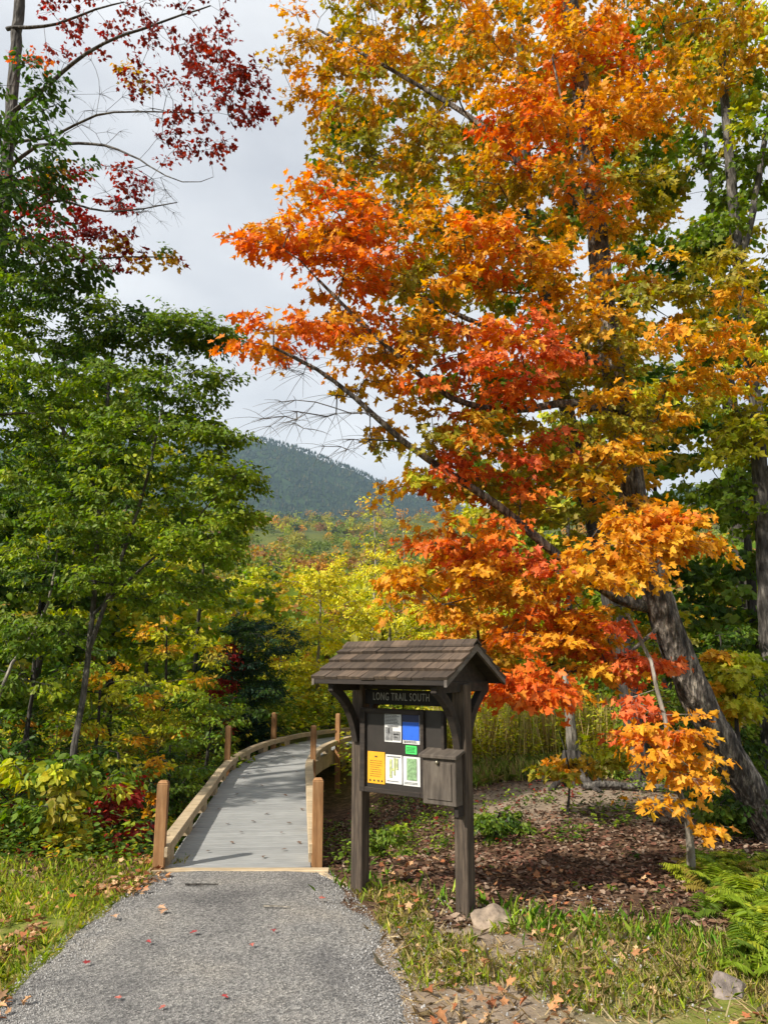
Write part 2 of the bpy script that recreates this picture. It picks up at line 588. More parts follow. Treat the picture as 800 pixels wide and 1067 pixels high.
def build_ground():
    rr = np.concatenate([np.linspace(0, 22, 111)[1:], 22 * (2800 / 22) ** (np.arange(1, 121) / 120)])
    na = 400
    th = np.arange(na) * 2 * math.pi / na
    Xg = np.outer(rr, np.sin(th)); Yg = np.outer(rr, np.cos(th))
    # centre of the net stands a little ahead, in the middle of the open ground
    fade = np.exp(-rr / 60)[:, None]
    Yg = Yg + 6 * fade
    Z = ground_h(Xg, Yg)
    V = np.stack([Xg, Yg, Z], -1).reshape(-1, 3)
    V = np.concatenate([V, [[0, 6, float(ground_h(0, 6))]]])
    n = len(rr)
    i = np.arange(n - 1)[:, None] * na; j = np.arange(na)[None, :]; j2 = (j + 1) % na
    q = np.stack([i + j, i + na + j, i + na + j2, i + j2], -1).reshape(-1)
    c = len(V) - 1
    tri = np.stack([np.full(na, c), np.arange(na), (np.arange(na) + 1) % na], -1).reshape(-1)
    loops = np.concatenate([q, tri])
    starts = np.concatenate([np.arange(len(q) // 4) * 4, len(q) + np.arange(na) * 3])
    m, nt, b, out = newmat('forest_floor')
    tc = nt.nodes.new('ShaderNodeTexCoord')
    sep = nt.nodes.new('ShaderNodeSeparateXYZ')
    nt.links.new(tc.outputs['Object'], sep.inputs[0])
    n1 = tex(nt, 'ShaderNodeTexNoise', 9, 6, .7)
    n2 = tex(nt, 'ShaderNodeTexNoise', .9, 5, .6)
    vo = tex(nt, 'ShaderNodeTexVoronoi', 22)
    soil = ramp(nt, n1.outputs[0], [(.3, (.035, .025, .018)), (.5, (.085, .06, .042)), (.7, (.19, .135, .09))])
    tint = ramp(nt, vo.outputs['Color'], [(.1, (.6, .5, .45)), (.5, (1.0, .85, .75)), (.9, (1.5, 1.2, 1.0))])
    c1 = mixc(nt, 1.0, soil.outputs[0], tint.outputs[0], 'MULTIPLY')
    # sandy trodden ground beyond the gully and beside the path
    sand = ramp(nt, n1.outputs[0], [(.3, (.16, .12, .085)), (.7, (.34, .27, .20))])

    def band(out_, a, b_, c_, d_):
        m1 = nt.nodes.new('ShaderNodeMapRange'); m1.interpolation_type = 'SMOOTHSTEP'
        m1.inputs[1].default_value = a; m1.inputs[2].default_value = b_
        nt.links.new(out_, m1.inputs[0])
        m2 = nt.nodes.new('ShaderNodeMapRange'); m2.interpolation_type = 'SMOOTHSTEP'
        m2.inputs[1].default_value = c_; m2.inputs[2].default_value = d_
        m2.inputs[3].default_value = 1; m2.inputs[4].default_value = 0
        nt.links.new(out_, m2.inputs[0])
        mm = nt.nodes.new('ShaderNodeMath'); mm.operation = 'MULTIPLY'
        nt.links.new(m1.outputs[0], mm.inputs[0]); nt.links.new(m2.outputs[0], mm.inputs[1])
        return mm.outputs[0]

    def mul(a, b_):
        mm = nt.nodes.new('ShaderNodeMath'); mm.operation = 'MULTIPLY'
        nt.links.new(a, mm.inputs[0]); nt.links.new(b_, mm.inputs[1])
        return mm.outputs[0]
    nz = nt.nodes.new('ShaderNodeMath'); nz.operation = 'MULTIPLY_ADD'
    nz.inputs[1].default_value = 2.2
    nt.links.new(n2.outputs[0], nz.inputs[0]); nt.links.new(sep.outputs[1], nz.inputs[2])
    trail = mul(band(nz.outputs[0], 9.3, 10.0, 11.2, 12.2), band(sep.outputs[0], .6, 1.2, 7, 9))
    c2 = mixc(nt, trail, c1, sand.outputs[0])
    near = mul(band(nz.outputs[0], -30, -29, 5.8, 6.6), band(sep.outputs[0], -.2, .0, 1.2, 1.9))
    c3 = mixc(nt, near, c2, sand.outputs[0])
    turf = ramp(nt, n1.outputs[0], [(.3, (.09, .12, .02)), (.5, (.17, .19, .035)), (.7, (.32, .26, .10))])
    left = mul(band(nz.outputs[0], -30, -29, 7.2, 8.2), band(sep.outputs[0], -9, -8, -1.9, -1.5))
    c4 = mixc(nt, left, c3, turf.outputs[0])
    r_ = mul(band(nz.outputs[0], -30, -29, 5.3, 6.1), band(sep.outputs[0], .6, 1.6, 9, 10))
    c5 = mixc(nt, r_, c4, turf.outputs[0])
    # mowed/overgrown greens further away
    green = ramp(nt, n2.outputs[0], [(.3, (.04, .06, .012)), (.5, (.10, .12, .02)), (.7, (.20, .16, .03))])
    farm = nt.nodes.new('ShaderNodeMapRange')
    farm.inputs[1].default_value = 13; farm.inputs[2].default_value = 19
    nt.links.new(sep.outputs[1], farm.inputs[0])
    c6 = mixc(nt, farm.outputs[0], c5, green.outputs[0])
    # forested heights: spruce green
    n3 = tex(nt, 'ShaderNodeTexNoise', .05, 8, .75)
    spr = ramp(nt, n3.outputs[0], [(.35, (.012, .026, .012)), (.55, (.03, .055, .02)), (.75, (.07, .08, .03))])
    alt = nt.nodes.new('ShaderNodeMapRange')
    alt.inputs[1].default_value = 60; alt.inputs[2].default_value = 200
    nt.links.new(sep.outputs[2], alt.inputs[0])
    c7 = mixc(nt, alt.outputs[0], c6, spr.outputs[0])
    nt.links.new(c7, b.inputs['Base Color'])
    b.inputs['Roughness'].default_value = .95
    b.inputs['Specular IOR Level'].default_value = .1
    bump(nt, b, n1.outputs[0], .6, .05)
    o = np_mesh('ground', V, loops, starts, m, None, smooth=True)
    tag(o, 'brown leaf littered ground rising to a forested hillside and mountain', kind='structure')


build_ground()

# ------------------------------------------------------------------ gravel path
PATH_L = np.array([(-1.80, 6.32), (-1.80, 5.9), (-1.86, 5.3), (-1.90, 4.6), (-1.88, 3.9), (-1.98, 3.0), (-2.2, 1.5), (-2.5, -2), (-3.2, -9)])
PATH_R = np.array([(-.46, 6.32), (-.30, 5.9), (-.12, 5.3), (.05, 4.6), (.13, 3.9), (.15, 3.0), (.05, 1.5), (-.2, -2), (-.9, -9)])


def path_edges(y):
    o = np.argsort(PATH_L[:, 1])
    return np.interp(y, PATH_L[o, 1], PATH_L[o, 0]), np.interp(y, PATH_R[o, 1], PATH_R[o, 0])


def on_path(x, y, m=0.0):
    l, r = path_edges(y)
    return (x > l - m) & (x < r + m) & (y < 6.4)


def build_path():
    ys = np.concatenate([np.linspace(6.31, 2, 90), np.linspace(1.9, -9, 40)])
    nx = 40
    V = []
    for k, y in enumerate(ys):
        l, r = path_edges(y)
        l += noise.noise(Vector((y * 2.1, 3, 0))) * .10 + noise.noise(Vector((y * 7, 5, 0))) * .04
        r += noise.noise(Vector((y * 2.1, 9, 0))) * .12 + noise.noise(Vector((y * 7, 1, 0))) * .04
        for i in range(nx):
            t = i / (nx - 1)
            x = l + (r - l) * t
            e = min(t, 1 - t) * (r - l)
            z = gh(x, y) + .006 + .02 * min(1, e / .35) + noise.noise(Vector((x * 1.6, y * 1.6, 0))) * .008
            if i in (0, nx - 1): z -= .03
            V.append((x, y, z))
    n = len(ys)
    i = np.arange(n - 1)[:, None] * nx; j = np.arange(nx - 1)[None, :]
    q = np.stack([i + j, i + nx + j, i + nx + j + 1, i + j + 1], -1).reshape(-1)
    m, nt, b, out = newmat('crushed_stone')
    v = tex(nt, 'ShaderNodeTexVoronoi', 95)
    v2 = tex(nt, 'ShaderNodeTexVoronoi', 190)
    n1 = tex(nt, 'ShaderNodeTexNoise', 1.3, 5, .6)
    n2 = tex(nt, 'ShaderNodeTexNoise', 40, 5, .8)
    g = ramp(nt, v.outputs['Color'], [(.1, (.12, .118, .118)), (.45, (.26, .255, .25)), (.75, (.38, .37, .36)), (.98, (.58, .56, .54))])
    g2 = ramp(nt, n2.outputs[0], [(.3, (.5, .5, .5)), (.7, (1.35, 1.35, 1.35))])
    c = mixc(nt, .8, g.outputs[0], g2.outputs[0], 'MULTIPLY')
    w = ramp(nt, n1.outputs[0], [(.34, (.62, .61, .61)), (.5, (1.02, 1.0, .96)), (.68, (1.25, 1.18, 1.07))])
    nt.links.new(mixc(nt, 1.0, c, w.outputs[0], 'MULTIPLY'), b.inputs['Base Color'])
    b.inputs['Roughness'].default_value = .95
    mh = nt.nodes.new('ShaderNodeMath'); mh.operation = 'ADD'
    nt.links.new(v.outputs['Distance'], mh.inputs[0]); nt.links.new(v2.outputs['Distance'], mh.inputs[1])
    bump(nt, b, mh.outputs[0], .9, .012)
    o = np_mesh('path', np.array(V), q, np.arange(len(q) // 4) * 4, m, None, smooth=True)
    tag(o, 'grey crushed stone path leading to the boardwalk', kind='structure')


build_path()

# loose stones on the path: nobody could count them
ST = (np.array([(-.5, -.35, 0), (.45, -.4, 0), (.5, .4, 0), (-.4, .45, 0), (-.2, -.2, .42), (.28, -.12, .38), (.15, .25, .45), (-.25, .2, .35)]),
      [[0, 1, 5, 4], [1, 2, 6, 5], [2, 3, 7, 6], [3, 0, 4, 7], [4, 5, 6, 7]])


def scatter_pebbles(name, n, xr, yr, smin, smax, label, colr, test):
    x = RNG.uniform(*xr, n); y = RNG.uniform(*yr, n)
    k = test(x, y)
    x, y = x[k], y[k]
    n = len(x)
    z = ground_h(x, y) + .018
    a = RNG.uniform(0, 6.28, n)
    ax = np.stack([np.cos(a), np.sin(a), RNG.normal(0, .1, n)], -1)
    nr = np.stack([RNG.normal(0, .15, n), RNG.normal(0, .15, n), np.ones(n)], -1)
    sz = smin + (smax - smin) * RNG.random(n) ** 3
    g = RNG.uniform(colr[0], colr[1], (n, 1)) * np.array([[1, .97, .93]])
    o = leaves(name, np.stack([x, y, z - sz * .1], -1), ax, nr, sz, g, ST, STONEM)
    tag(o, label, kind='stuff')
    return o


m, nt, b, out = newmat('stone_chip')
a_ = nt.nodes.new('ShaderNodeAttribute'); a_.attribute_name = 'col'
nt.links.new(a_.outputs['Color'], b.inputs['Base Color'])
b.inputs['Roughness'].default_value = .9
STONEM = m
scatter_pebbles('gravel', 60000, (-2.2, .4), (1.9, 6.3), .004, .010, 'loose grey gravel chips covering the path', (.10, .48),
                lambda x, y: on_path(x, y, .02))
scatter_pebbles('pebbles', 1500, (0, 1.6), (3.2, 5.6), .004, .016, 'pale pebbles in the trodden dirt beside the kiosk', (.2, .42),
                lambda x, y: ~on_path(x, y, .0))

# ------------------------------------------------------------------ boardwalk
def build_bridge():
    bz = .03
    root = empty('boardwalk', (-1.15, 6.28, 0))
    B = np.array([-1.15, 6.28, 0])
    tag(root, 'curving boardwalk with grey plank deck, pale timber curbs and short cedar posts', 'boardwalk')
    seg = np.linalg.norm(np.diff(BR[:, :2], axis=0), axis=1)
    S = np.concatenate([[0], np.cumsum(seg)])
    L = S[-1]

    def pt(s):
        return np.array([np.interp(s, S, BR[:, 0]), np.interp(s, S, BR[:, 1])])

    def fr(s):
        d = pt(min(s + .15, L)) - pt(max(s - .15, 0))
        d /= np.linalg.norm(d)
        return pt(s), d, np.array([d[1], -d[0]])   # right-hand side
    HW = .575
    db = MB()
    s = 0.0
    pw = .14
    while s < L - pw:
        p0, d0, r0 = fr(s + .006)
        p1, d1, r1 = fr(s + pw - .006)
        z = bz + random.uniform(-.0015, .0015)
        j = random.uniform(-.004, .004)
        q = []
        for zz in (z - .032, z):
            for p, r_, sg in ((p0, r0, -1), (p0, r0, 1), (p1, r1, 1), (p1, r1, -1)):
                v = p + r_ * (sg * HW + j)
                q.append((v[0] - B[0], v[1] - B[1], zz))
        db.poly(q, [(3, 2, 1, 0), (4, 5, 6, 7), (0, 1, 5, 4), (1, 2, 6, 5), (2, 3, 7, 6), (3, 0, 4, 7)])
        s += pw
    m, nt, b, out = newmat('composite_deck')
    n = tex(nt, 'ShaderNodeTexNoise', 5, 5, .6, stretch=(1, 6, 1))
    r = ramp(nt, n.outputs[0], [(.3, (.25, .255, .25)), (.7, (.34, .345, .34))])
    n2 = tex(nt, 'ShaderNodeTexNoise', 1.1, 4)
    r2 = ramp(nt, n2.outputs[0], [(.3, (.82, .82, .82)), (.7, (1.08, 1.08, 1.08))])
    gi = nt.nodes.new('ShaderNodeNewGeometry')
    r3 = ramp(nt, gi.outputs['Random Per Island'], [(0, (.88, .88, .88)), (1, (1.07, 1.07, 1.06))])
    c = mixc(nt, 1.0, r.outputs[0], r2.outputs[0], 'MULTIPLY')
    nt.links.new(mixc(nt, 1.0, c, r3.outputs[0], 'MULTIPLY'), b.inputs['Base Color'])
    b.inputs['Roughness'].default_value = .62
    bump(nt, b, n.outputs[0], .15, .004)
    db.build('deck', m, root, bevel=.003)
    # curbs: a rail on spacer blocks, butt-jointed every 2.4 m
    for sg in (-1, 1):
        rail = MB(); bks = []
        off = HW + .03
        n = int(L / .6)
        for k in range(n):
            s0, s1 = k * .6 + .02, (k + 1) * .6 + .02
            a, da, ra = fr(s0); c_, dc, rc = fr(min(s1, L))
            pa = a + ra * sg * off; pc = c_ + rc * sg * off
            q = []
            for zz in (bz + .085, bz + .165):
                for p, r_, w in ((pa, ra, -1), (pa, ra, 1), (pc, rc, 1), (pc, rc, -1)):
                    v = p + r_ * w * .055
                    q.append((v[0] - B[0], v[1] - B[1], zz))
            g = .0
            rail.poly(q, [(3, 2, 1, 0), (4, 5, 6, 7), (0, 1, 5, 4), (1, 2, 6, 5), (2, 3, 7, 6), (3, 0, 4, 7)])
        k = 0
        s = .25
        while s < L:
            p, d, r_ = fr(s)
            v = p + r_ * sg * (off)
            bk = MB()
            bk.box((v[0] - B[0], v[1] - B[1], bz + .04), (.10, .26, .088), rz=math.atan2(d[1], d[0]) - math.pi / 2)
            bks.append(bk)
            s += 1.1
        o = rail.build('curb_rail', PINE, root, bevel=.006)
        for bk in bks: bk.build('spacer_block', PINE, o)
        # outer stringer
        st = MB()
        for k in range(int(L / .6)):
            a, da, ra = fr(k * .6); c_, dc, rc = fr((k + 1) * .6)
            pa = a + ra * sg * (HW - .03); pc = c_ + rc * sg * (HW - .03)
            st.beam((pa[0] - B[0], pa[1] - B[1], bz - .16), (pc[0] - B[0], pc[1] - B[1], bz - .16), .05, .24)
        st.build('stringer', PINE, root)
    # cedar marker posts
    for (s, h) in ((.06, .66), (5.55, .66), (8.6, .66), (11.4, .66)):
        for sg in (-1, 1):
            p, d, r_ = fr(s)
            off = HW + .075 if s > 1 else HW + .045
            v = p + r_ * sg * off
            mb = MB()
            w = .085
            zt = bz + h
            zb = gh(v[0], v[1]) - .2
            ang = math.atan2(d[1], d[0]) - math.pi / 2
            M = None
            mb.box((0, 0, (zb + zt - .02) / 2), (w, w, zt - .02 - zb), 0)
            # bevelled cap cut toward the outside
            x = w / 2
            mb.poly([(-x, -x, zt - .018), (x, -x, zt - .018), (x, x, zt - .018), (-x, x, zt - .018),
                     (-x * .6, -x * .6, zt), (x * .6, -x * .6, zt), (x * .6, x * .6, zt), (-x * .6, x * .6, zt)],
                    [(0, 1, 2, 3), (4, 5, 6, 7), (0, 1, 5, 4), (1, 2, 6, 5), (2, 3, 7, 6), (3, 0, 4, 7)])
            o = mb.build('post', CEDAR, root, bevel=.004)
            o.location = (v[0] - B[0], v[1] - B[1], 0)
            o.rotation_euler = (0, 0, ang + random.uniform(-.04, .04))
    # pilings under the deck
    s = 2.4
    while s < L:
        for sg in (-1, 1):
            p, d, r_ = fr(s)
            v = p + r_ * sg * .45
            mb = MB()
            zb = gh(v[0], v[1]) - .2
            mb.box((0, 0, (zb + bz - .04) / 2), (.10, .10, bz - .04 - zb))
            o = mb.build('piling', PINE, root)
            o.location = (v[0] - B[0], v[1] - B[1], 0)
        s += 2.4
    # end board and the angled retaining board beside it
    mb = MB(); mb.beam((-.70, -.02, -.02), (.72, -.02, -.02), .09, .10)
    mb.build('end_board', PINE, root, bevel=.005)
    mb = MB(); mb.beam((.66, -.07, -.045), (.92, -.42, -.06), .05, .13)
    mb.build('retaining_board', PINE, root, bevel=.005)


build_bridge()

# ------------------------------------------------------------------ kiosk
TH = R(35.3)
KC = (.181, 5.521)
KZ = -.01


def kiosk():
    root = empty('info_kiosk', (KC[0], KC[1], KZ), -TH)
    tag(root, 'dark stained wooden trailhead kiosk with shingled gable roof beside the path', 'kiosk')
    A, W = .434, .10
    for sx in (-1, 1):
        mb = MB()
        mb.box((0, 0, .61), (W, W, 1.74))
        o = mb.build('post', DARKWOOD, root, bevel=.006)
        o.location = (sx * A, 0, 0)
    L, D, ze, zr = .568, .40, 1.515, 1.755
    slope = math.atan2(zr - ze, D)
    t = .022
    # sloped roof deck boards, two halves
    rf = MB()
    for sg in (-1, 1):
        prof = [(0, sg * D, ze - .028), (0, sg * D, ze - .006), (0, sg * .004, zr - .008), (0, sg * .004, zr - .032)]
        rf.prism(prof, (-L + .02, 0, 0), (L - .02, 0, 0))
    roof = rf.build('roof', DARKWOOD_SHADE, root)
    # shingles in courses
    m, nt, b, out = newmat('cedar_shingle')
    gi = nt.nodes.new('ShaderNodeNewGeometry')
    n = tex(nt, 'ShaderNodeTexNoise', 4, 5, .65, stretch=(10, 1, 1))
    r = ramp(nt, n.outputs[0], [(.3, (.034, .023, .016)), (.7, (.112, .080, .055))])
    r2 = ramp(nt, gi.outputs['Random Per Island'], [(0, (.6, .58, .56)), (.6, (1.0, 1.0, 1.0)), (1, (1.55, 1.5, 1.45))])
    nt.links.new(mixc(nt, 1.0, r.outputs[0], r2.outputs[0], 'MULTIPLY'), b.inputs['Base Color'])
    b.inputs['Roughness'].default_value = .85
    bump(nt, b, n.outputs[0], .5, .006)
    sh = MB()
    nc = 4
    run = math.hypot(D, zr - ze)
    cs, sn = math.cos(slope), math.sin(slope)
    for sg in (-1, 1):
        for k in range(nc):
            s0 = -.015 + k * (run / nc)           # distance up the slope from the eave
            s1 = s0 + run / nc + .035
            if k == nc - 1: s1 = run
            x = -L - .005
            while x < L:
                w = random.uniform(.085, .135)
                x2 = min(x + w, L + .005)
                if L - x2 < .04: x2 = L + .005
                th = random.uniform(.017, .026)
                g = .0015
                j = random.uniform(-.006, .004)
                q = []
                for s_, zb, zt in ((s0 + j, .004 + .006, .004 + .006 + th), (s1, .000, .004)):
                    for zo in (zb, zt):
                        y = D - s_ * cs + zo * sn
                        z = ze + s_ * sn + zo * cs - .004
                        q.append((y * sg, z))
                vs = []
                for xx in (x + g, x2 - g):
                    for (y, z) in (q[0], q[1], q[3], q[2]): vs.append((xx, y, z))
                sh.poly(vs, [(0, 1, 2, 3), (7, 6, 5, 4), (0, 4, 5, 1), (1, 5, 6, 2), (2, 6, 7, 3), (3, 7, 4, 0)])
                x = x2
    sh.build('shingles', m, roof)
    rc = MB()
    x = -L - .004
    while x < L:
        x2 = min(x + .15, L + .006)
        for sg in (-1, 1):
            rc.prism([(0, sg * .0, zr + .022), (0, sg * .06, zr - .016), (0, sg * .06, zr - .004), (0, 0, zr + .034)], (x, 0, 0), (x2 - .003, 0, 0))
        x = x2
    rc.build('ridge_cap', m, roof)
    for sg in (-1, 1):
        mb = MB()
        mb.box((0, sg * (D + .004), ze - .012), (2 * L - .02, .018, .05))
        mb.build('eave_board', DARKWOOD_SHADE, root, bevel=.003)
    GREYTRIM = mat_wood('weathered_trim', (.07, .06, .05), (.13, .11, .095), (.2, .18, .16), (9, 1, 9))
    for sx in (-1, 1):
        for sg in (-1, 1):
            mb = MB()
            mb.prism([(0, sg * (D + .02), ze - .045), (0, sg * (D + .02), ze - .002), (0, 0, zr + .0), (0, 0, zr - .05)],
                     (sx * (L - .022), 0, 0), (sx * (L - .001), 0, 0))
            mb.build('barge_board', GREYTRIM, root)
        # gable truss: tie beam over the post and a king piece
        mb = MB()
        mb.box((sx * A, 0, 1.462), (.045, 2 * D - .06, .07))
        mb.build('tie_beam', DARKWOOD_SHADE, root, bevel=.003)
        mb = MB()
        mb.prism([(0, -D + .05, 1.497), (0, D - .05, 1.497), (0, D - .05, 1.505), (0, .02, zr - .035), (0, -.02, zr - .035), (0, -D + .05, 1.505)],
                 (sx * A - .012, 0, 0), (sx * A + .012, 0, 0))
        mb.build('gable_panel', DARKWOOD_SHADE, root)
        # curved knee braces fore and aft
        for sg in (-1, 1):
            mb = MB()
            p0 = np.array([sg * .048, 1.06]); p1 = np.array([sg * .105, 1.33]); p2 = np.array([sg * .345, 1.45])
            n = 12
            c = [(1 - k / n) ** 2 * p0 + 2 * (k / n) * (1 - k / n) * p1 + (k / n) ** 2 * p2 for k in range(n + 1)]
            inner, outer = [], []
            for k in range(n + 1):
                d = c[min(k + 1, n)] - c[max(k - 1, 0)]; d /= np.linalg.norm(d)
                nn = np.array([-d[1], d[0]]) * (1 if sg > 0 else -1)
                inner.append(c[k] - nn * .030); outer.append(c[k] + nn * .030)
            for k in range(n):
                q = [inner[k], inner[k + 1], outer[k + 1], outer[k]]
                mb.prism([(0, a, b_) for a, b_ in q], (sx * A - .024, 0, 0), (sx * A + .024, 0, 0))
            mb.build('brace', DARKWOOD_SHADE, root)
    mb = MB(); mb.box((0, 0, 1.463), (2 * A - W - .002, .07, .055)); mb.build('cross_beam', DARKWOOD_SHADE, root, bevel=.003)
    # name board between the posts, routed letters
    BL = mat_wood('sign_wood', (.006, .005, .004), (.012, .010, .008), (.022, .018, .014), (1, 9, 9))
    mb = MB(); mb.box((0, 0, 1.377), (2 * A - W - .004, .035, .105))
    sb = mb.build('name_board', BL, root, bevel=.003)
    cu = bpy.data.curves.new('lettering', 'FONT')
    cu.body = 'LONG TRAIL SOUTH'
    cu.size = .078; cu.extrude = .0015; cu.offset = -.0002
    cu.align_x = 'CENTER'; cu.align_y = 'CENTER'
    cu.space_character = 1.18; cu.space_word = .9
    to = bpy.data.objects.new('tmp', cu)
    COL.objects.link(to)
    bpy.context.view_layer.update()
    me = bpy.data.meshes.new_from_object(to.evaluated_get(bpy.context.evaluated_depsgraph_get()))
    bpy.data.objects.remove(to)
    me.materials.clear()
    me.materials.append(mat_plain('letter_paint', (.42, .41, .37), .6, .15, 60))
    lo = bpy.data.objects.new('lettering', me)
    COL.objects.link(lo)
    lo.parent = sb
    xs = [v.co.x for v in me.vertices]
    w = max(xs) - min(xs)
    lo.scale = (.49 / w, 1, 1)
    lo.rotation_euler = (math.pi / 2, 0, 0)
    lo.location = (-.06, -.0195, 1.380)
    # notice board: backing, frame, glazed bay on the left and bare bay on the right
    backing = mat_plain('board_backing', (.022, .017, .013), .55, .3, 9)
    x0, x1, z0, z1 = -.385, .345, .715, 1.30
    mb = MB(); mb.box(((x0 + x1) / 2, -.062, (z0 + z1) / 2), (x1 - x0, .02, z1 - z0))
    nb = mb.build('notice_board', backing, root, bevel=.002)
    fr_ = MB()
    fw = .045
    fr_.box((x0 + fw / 2 + .012, -.084, (z0 + z1) / 2), (fw, .026, z1 - z0 - .002))
    fr_.box((.165, -.084, (z0 + z1) / 2), (.03, .026, z1 - z0 - .002))
    fr_.box((x1 - .012, -.084, (z0 + z1) / 2), (.024, .022, z1 - z0 - .004))
    fr_.box((-.09, -.083, z0 + .018), (.478, .024, .034))
    fr_.box((-.09, -.083, z1 - .018), (.478, .024, .034))
    fr_.build('frame', DARKWOOD_SHADE, nb, bevel=.003)
    # register box with sloping lid
    BOXW = mat_wood('box_wood', (.045, .035, .027), (.085, .068, .053), (.13, .11, .088), (7, 1, 1.2), 4)
    bx0, bx1, bz0, bz1, by = .215, .472, .70, 1.0, -.165
    mb = MB()
    mb.prism([(0, -.074, bz0), (0, -.074, bz1 + .03), (0, by, bz1), (0, by, bz0)], (bx0, 0, 0), (bx1, 0, 0))
    rb = mb.build('register_box', BOXW, root, bevel=.004)
    mb = MB()
    mb.prism([(0, -.066, bz1 + .032), (0, -.066, bz1 + .054), (0, by - .025, bz1 + .019), (0, by - .025, bz1 - .004)], (bx0 - .018, 0, 0), (bx1 + .018, 0, 0))
    mb.build('lid', BOXW, rb, bevel=.003)
    mb = MB()
    mb.box((.3465, by - .004, .85), (.19, .008, .235))
    mb.build('door', BOXW, rb, bevel=.003)
    kn = bmesh.new()
    bmesh.ops.create_uvsphere(kn, u_segments=14, v_segments=8, radius=.014)
    me = bpy.data.meshes.new('knob'); kn.to_mesh(me); kn.free()
    me.materials.append(mat_plain('brass_knob', (.30, .27, .2), .35, .1, 30, .8))
    k = bpy.data.objects.new('knob', me); COL.objects.link(k); k.parent = rb
    k.location = (.34, by - .018, .972)
    mb = MB(); mb.box((.455, -.10, .665), (.03, .07, .07)); mb.build('bracket', DARKWOOD_SHADE, rb, bevel=.003)
    return root


kiosk()


def kworld(lx, ly, z):
    c, s = math.cos(TH), math.sin(TH)
    return (KC[0] + lx * c + ly * s, KC[1] - lx * s + ly * c, z)


def notice(label, x0, x1, z0, z1, paper, marks, tilt=0.0):
    cx, cz = (x0 + x1) / 2, (z0 + z1) / 2
    p = kworld(cx, -.0745, cz)
    w, h = (x1 - x0), (z1 - z0)
    root = empty('notice', p, -TH)
    root.rotation_euler = (0, tilt, -TH)
    tag(root, label, 'notice')
    mb = MB()
    n = 6
    vs, fs = [], []
    for i in range(n + 1):
        for j in range(n + 1):
            u, v = i / n, j / n
            y = -.0012 - .004 * (abs(v - .5) * 2) ** 3 * (u - .3) - .001 * math.sin(u * 5)
            vs.append(((u - .5) * w, y, (v - .5) * h))
    for i in range(n):
        for j in range(n):
            a = i * (n + 1) + j
            fs.append((a, a + n + 1, a + n + 2, a + 1))
    mb.poly(vs, fs)
    mb.build('sheet', paper, root, smooth=True)
    for name, mat, rects in marks:
        mk = MB()
        for (a, b_, c, d) in rects:
            if name != 'printed_text' and mk.v:
                mk.build(name, mat, root)
                mk = MB()
            mk.box(((a + c) / 2 * w, -.0052, (b_ + d) / 2 * h), (abs(c - a) * w, .0008, abs(d - b_) * h))
        mk.build(name, mat, root)
    return root


def lines(x0, x1, z0, z1, n, fill=.5, seed=1):
    r = random.Random(seed)
    out = []
    st = (z1 - z0) / n
    for k in range(n):
        z = z1 - (k + .5) * st
        x = x0
        end = x1 - r.random() * .25 * (x1 - x0)
        while x < end:
            wl = r.uniform(.05, .14)
            out.append((x, z - st * fill / 2, min(x + wl, end), z + st * fill / 2))
            x += wl + .02
    return out


WHITE = mat_plain('white_paper', (.62, .62, .60), .6, .05)
INK = mat_plain('black_ink', (.03, .03, .03), .6, .1)
GREYI = mat_plain('grey_ink', (.2, .2, .2), .6, .5, 60)
BLUE = mat_plain('blue_ink', (.02, .12, .62), .5, .1)
NAVY = mat_plain('navy_ink', (.012, .02, .07), .5, .1)
GREENP = mat_plain('green_paper', (.06, .62, .12), .6, .06)
ORANGEP = mat_plain('orange_paper', (.75, .36, .012), .6, .05)
MAPG = mat_plain('map_green', (.20, .33, .16), .6, .5, 70)
MAPY = mat_plain('map_yellow', (.42, .46, .2), .6, .4, 50)
notice('white notice with black print and grey drawing, left of the blue one', -.163, -.018, 1.06, 1.258, WHITE,
       [('printed_text', INK, lines(-.45, .48, .12, .47, 7, .45, 2)),
        ('picture', GREYI, [(-.45, -.44, -.02, .02), (.02, -.42, .44, -.12), (-.3, .04, .3, .09)]),
        ('picture', INK, [(-.28, -.2, -.18, -.02), (.12, -.34, .3, -.3), (.05, -.25, .4, -.2)])])
notice('bright blue poster with dark header and white print', -.006, .138, 1.055, 1.262, WHITE,
       [('colour_field', BLUE, [(-.48, -.37, .48, .22)]), ('header', NAVY, [(-.48, .225, .48, .48)]),
        ('printed_text', INK, lines(-.42, .45, -.47, -.39, 2, .4, 5))])
notice('small bright green note pinned under the blue poster', .018, .112, .988, 1.045, GREENP,
       [('printed_text', INK, lines(-.4, .42, -.35, .35, 4, .25, 7))])
notice('orange yellow sheet in lower left corner of the board', -.314, -.160, .767, .986, ORANGEP,
       [('printed_text', INK, [(-.06, .33, .06, .37)] + lines(-.35, .38, -.3, .25, 8, .12, 8)),
        ('logo', INK, [(-.38, -.43, -.3, -.38), (-.14, -.43, -.06, -.38), (.1, -.43, .18, -.38), (.3, -.43, .38, -.38)])])
notice('white sheet with pale yellow green trail map beside the orange sheet', -.154, -.012, .778, .974, WHITE,
       [('map', MAPY, [(-.24, -.3, -.1, .34), (.02, -.2, .1, .4), (.14, .0, .26, .38), (-.1, -.05, .02, .03)]),
        ('map', GREYI, [(-.4, .42, .4, .45), (-.4, -.42, .3, -.4)])])
notice('white sheet with dark green topographic map under the green note', -.004, .140, .775, .970, WHITE,
       [('map', MAPG, [(-.26, -.3, .3, .44)]), ('printed_text', INK, lines(-.4, .4, -.45, -.36, 2, .3, 4))])


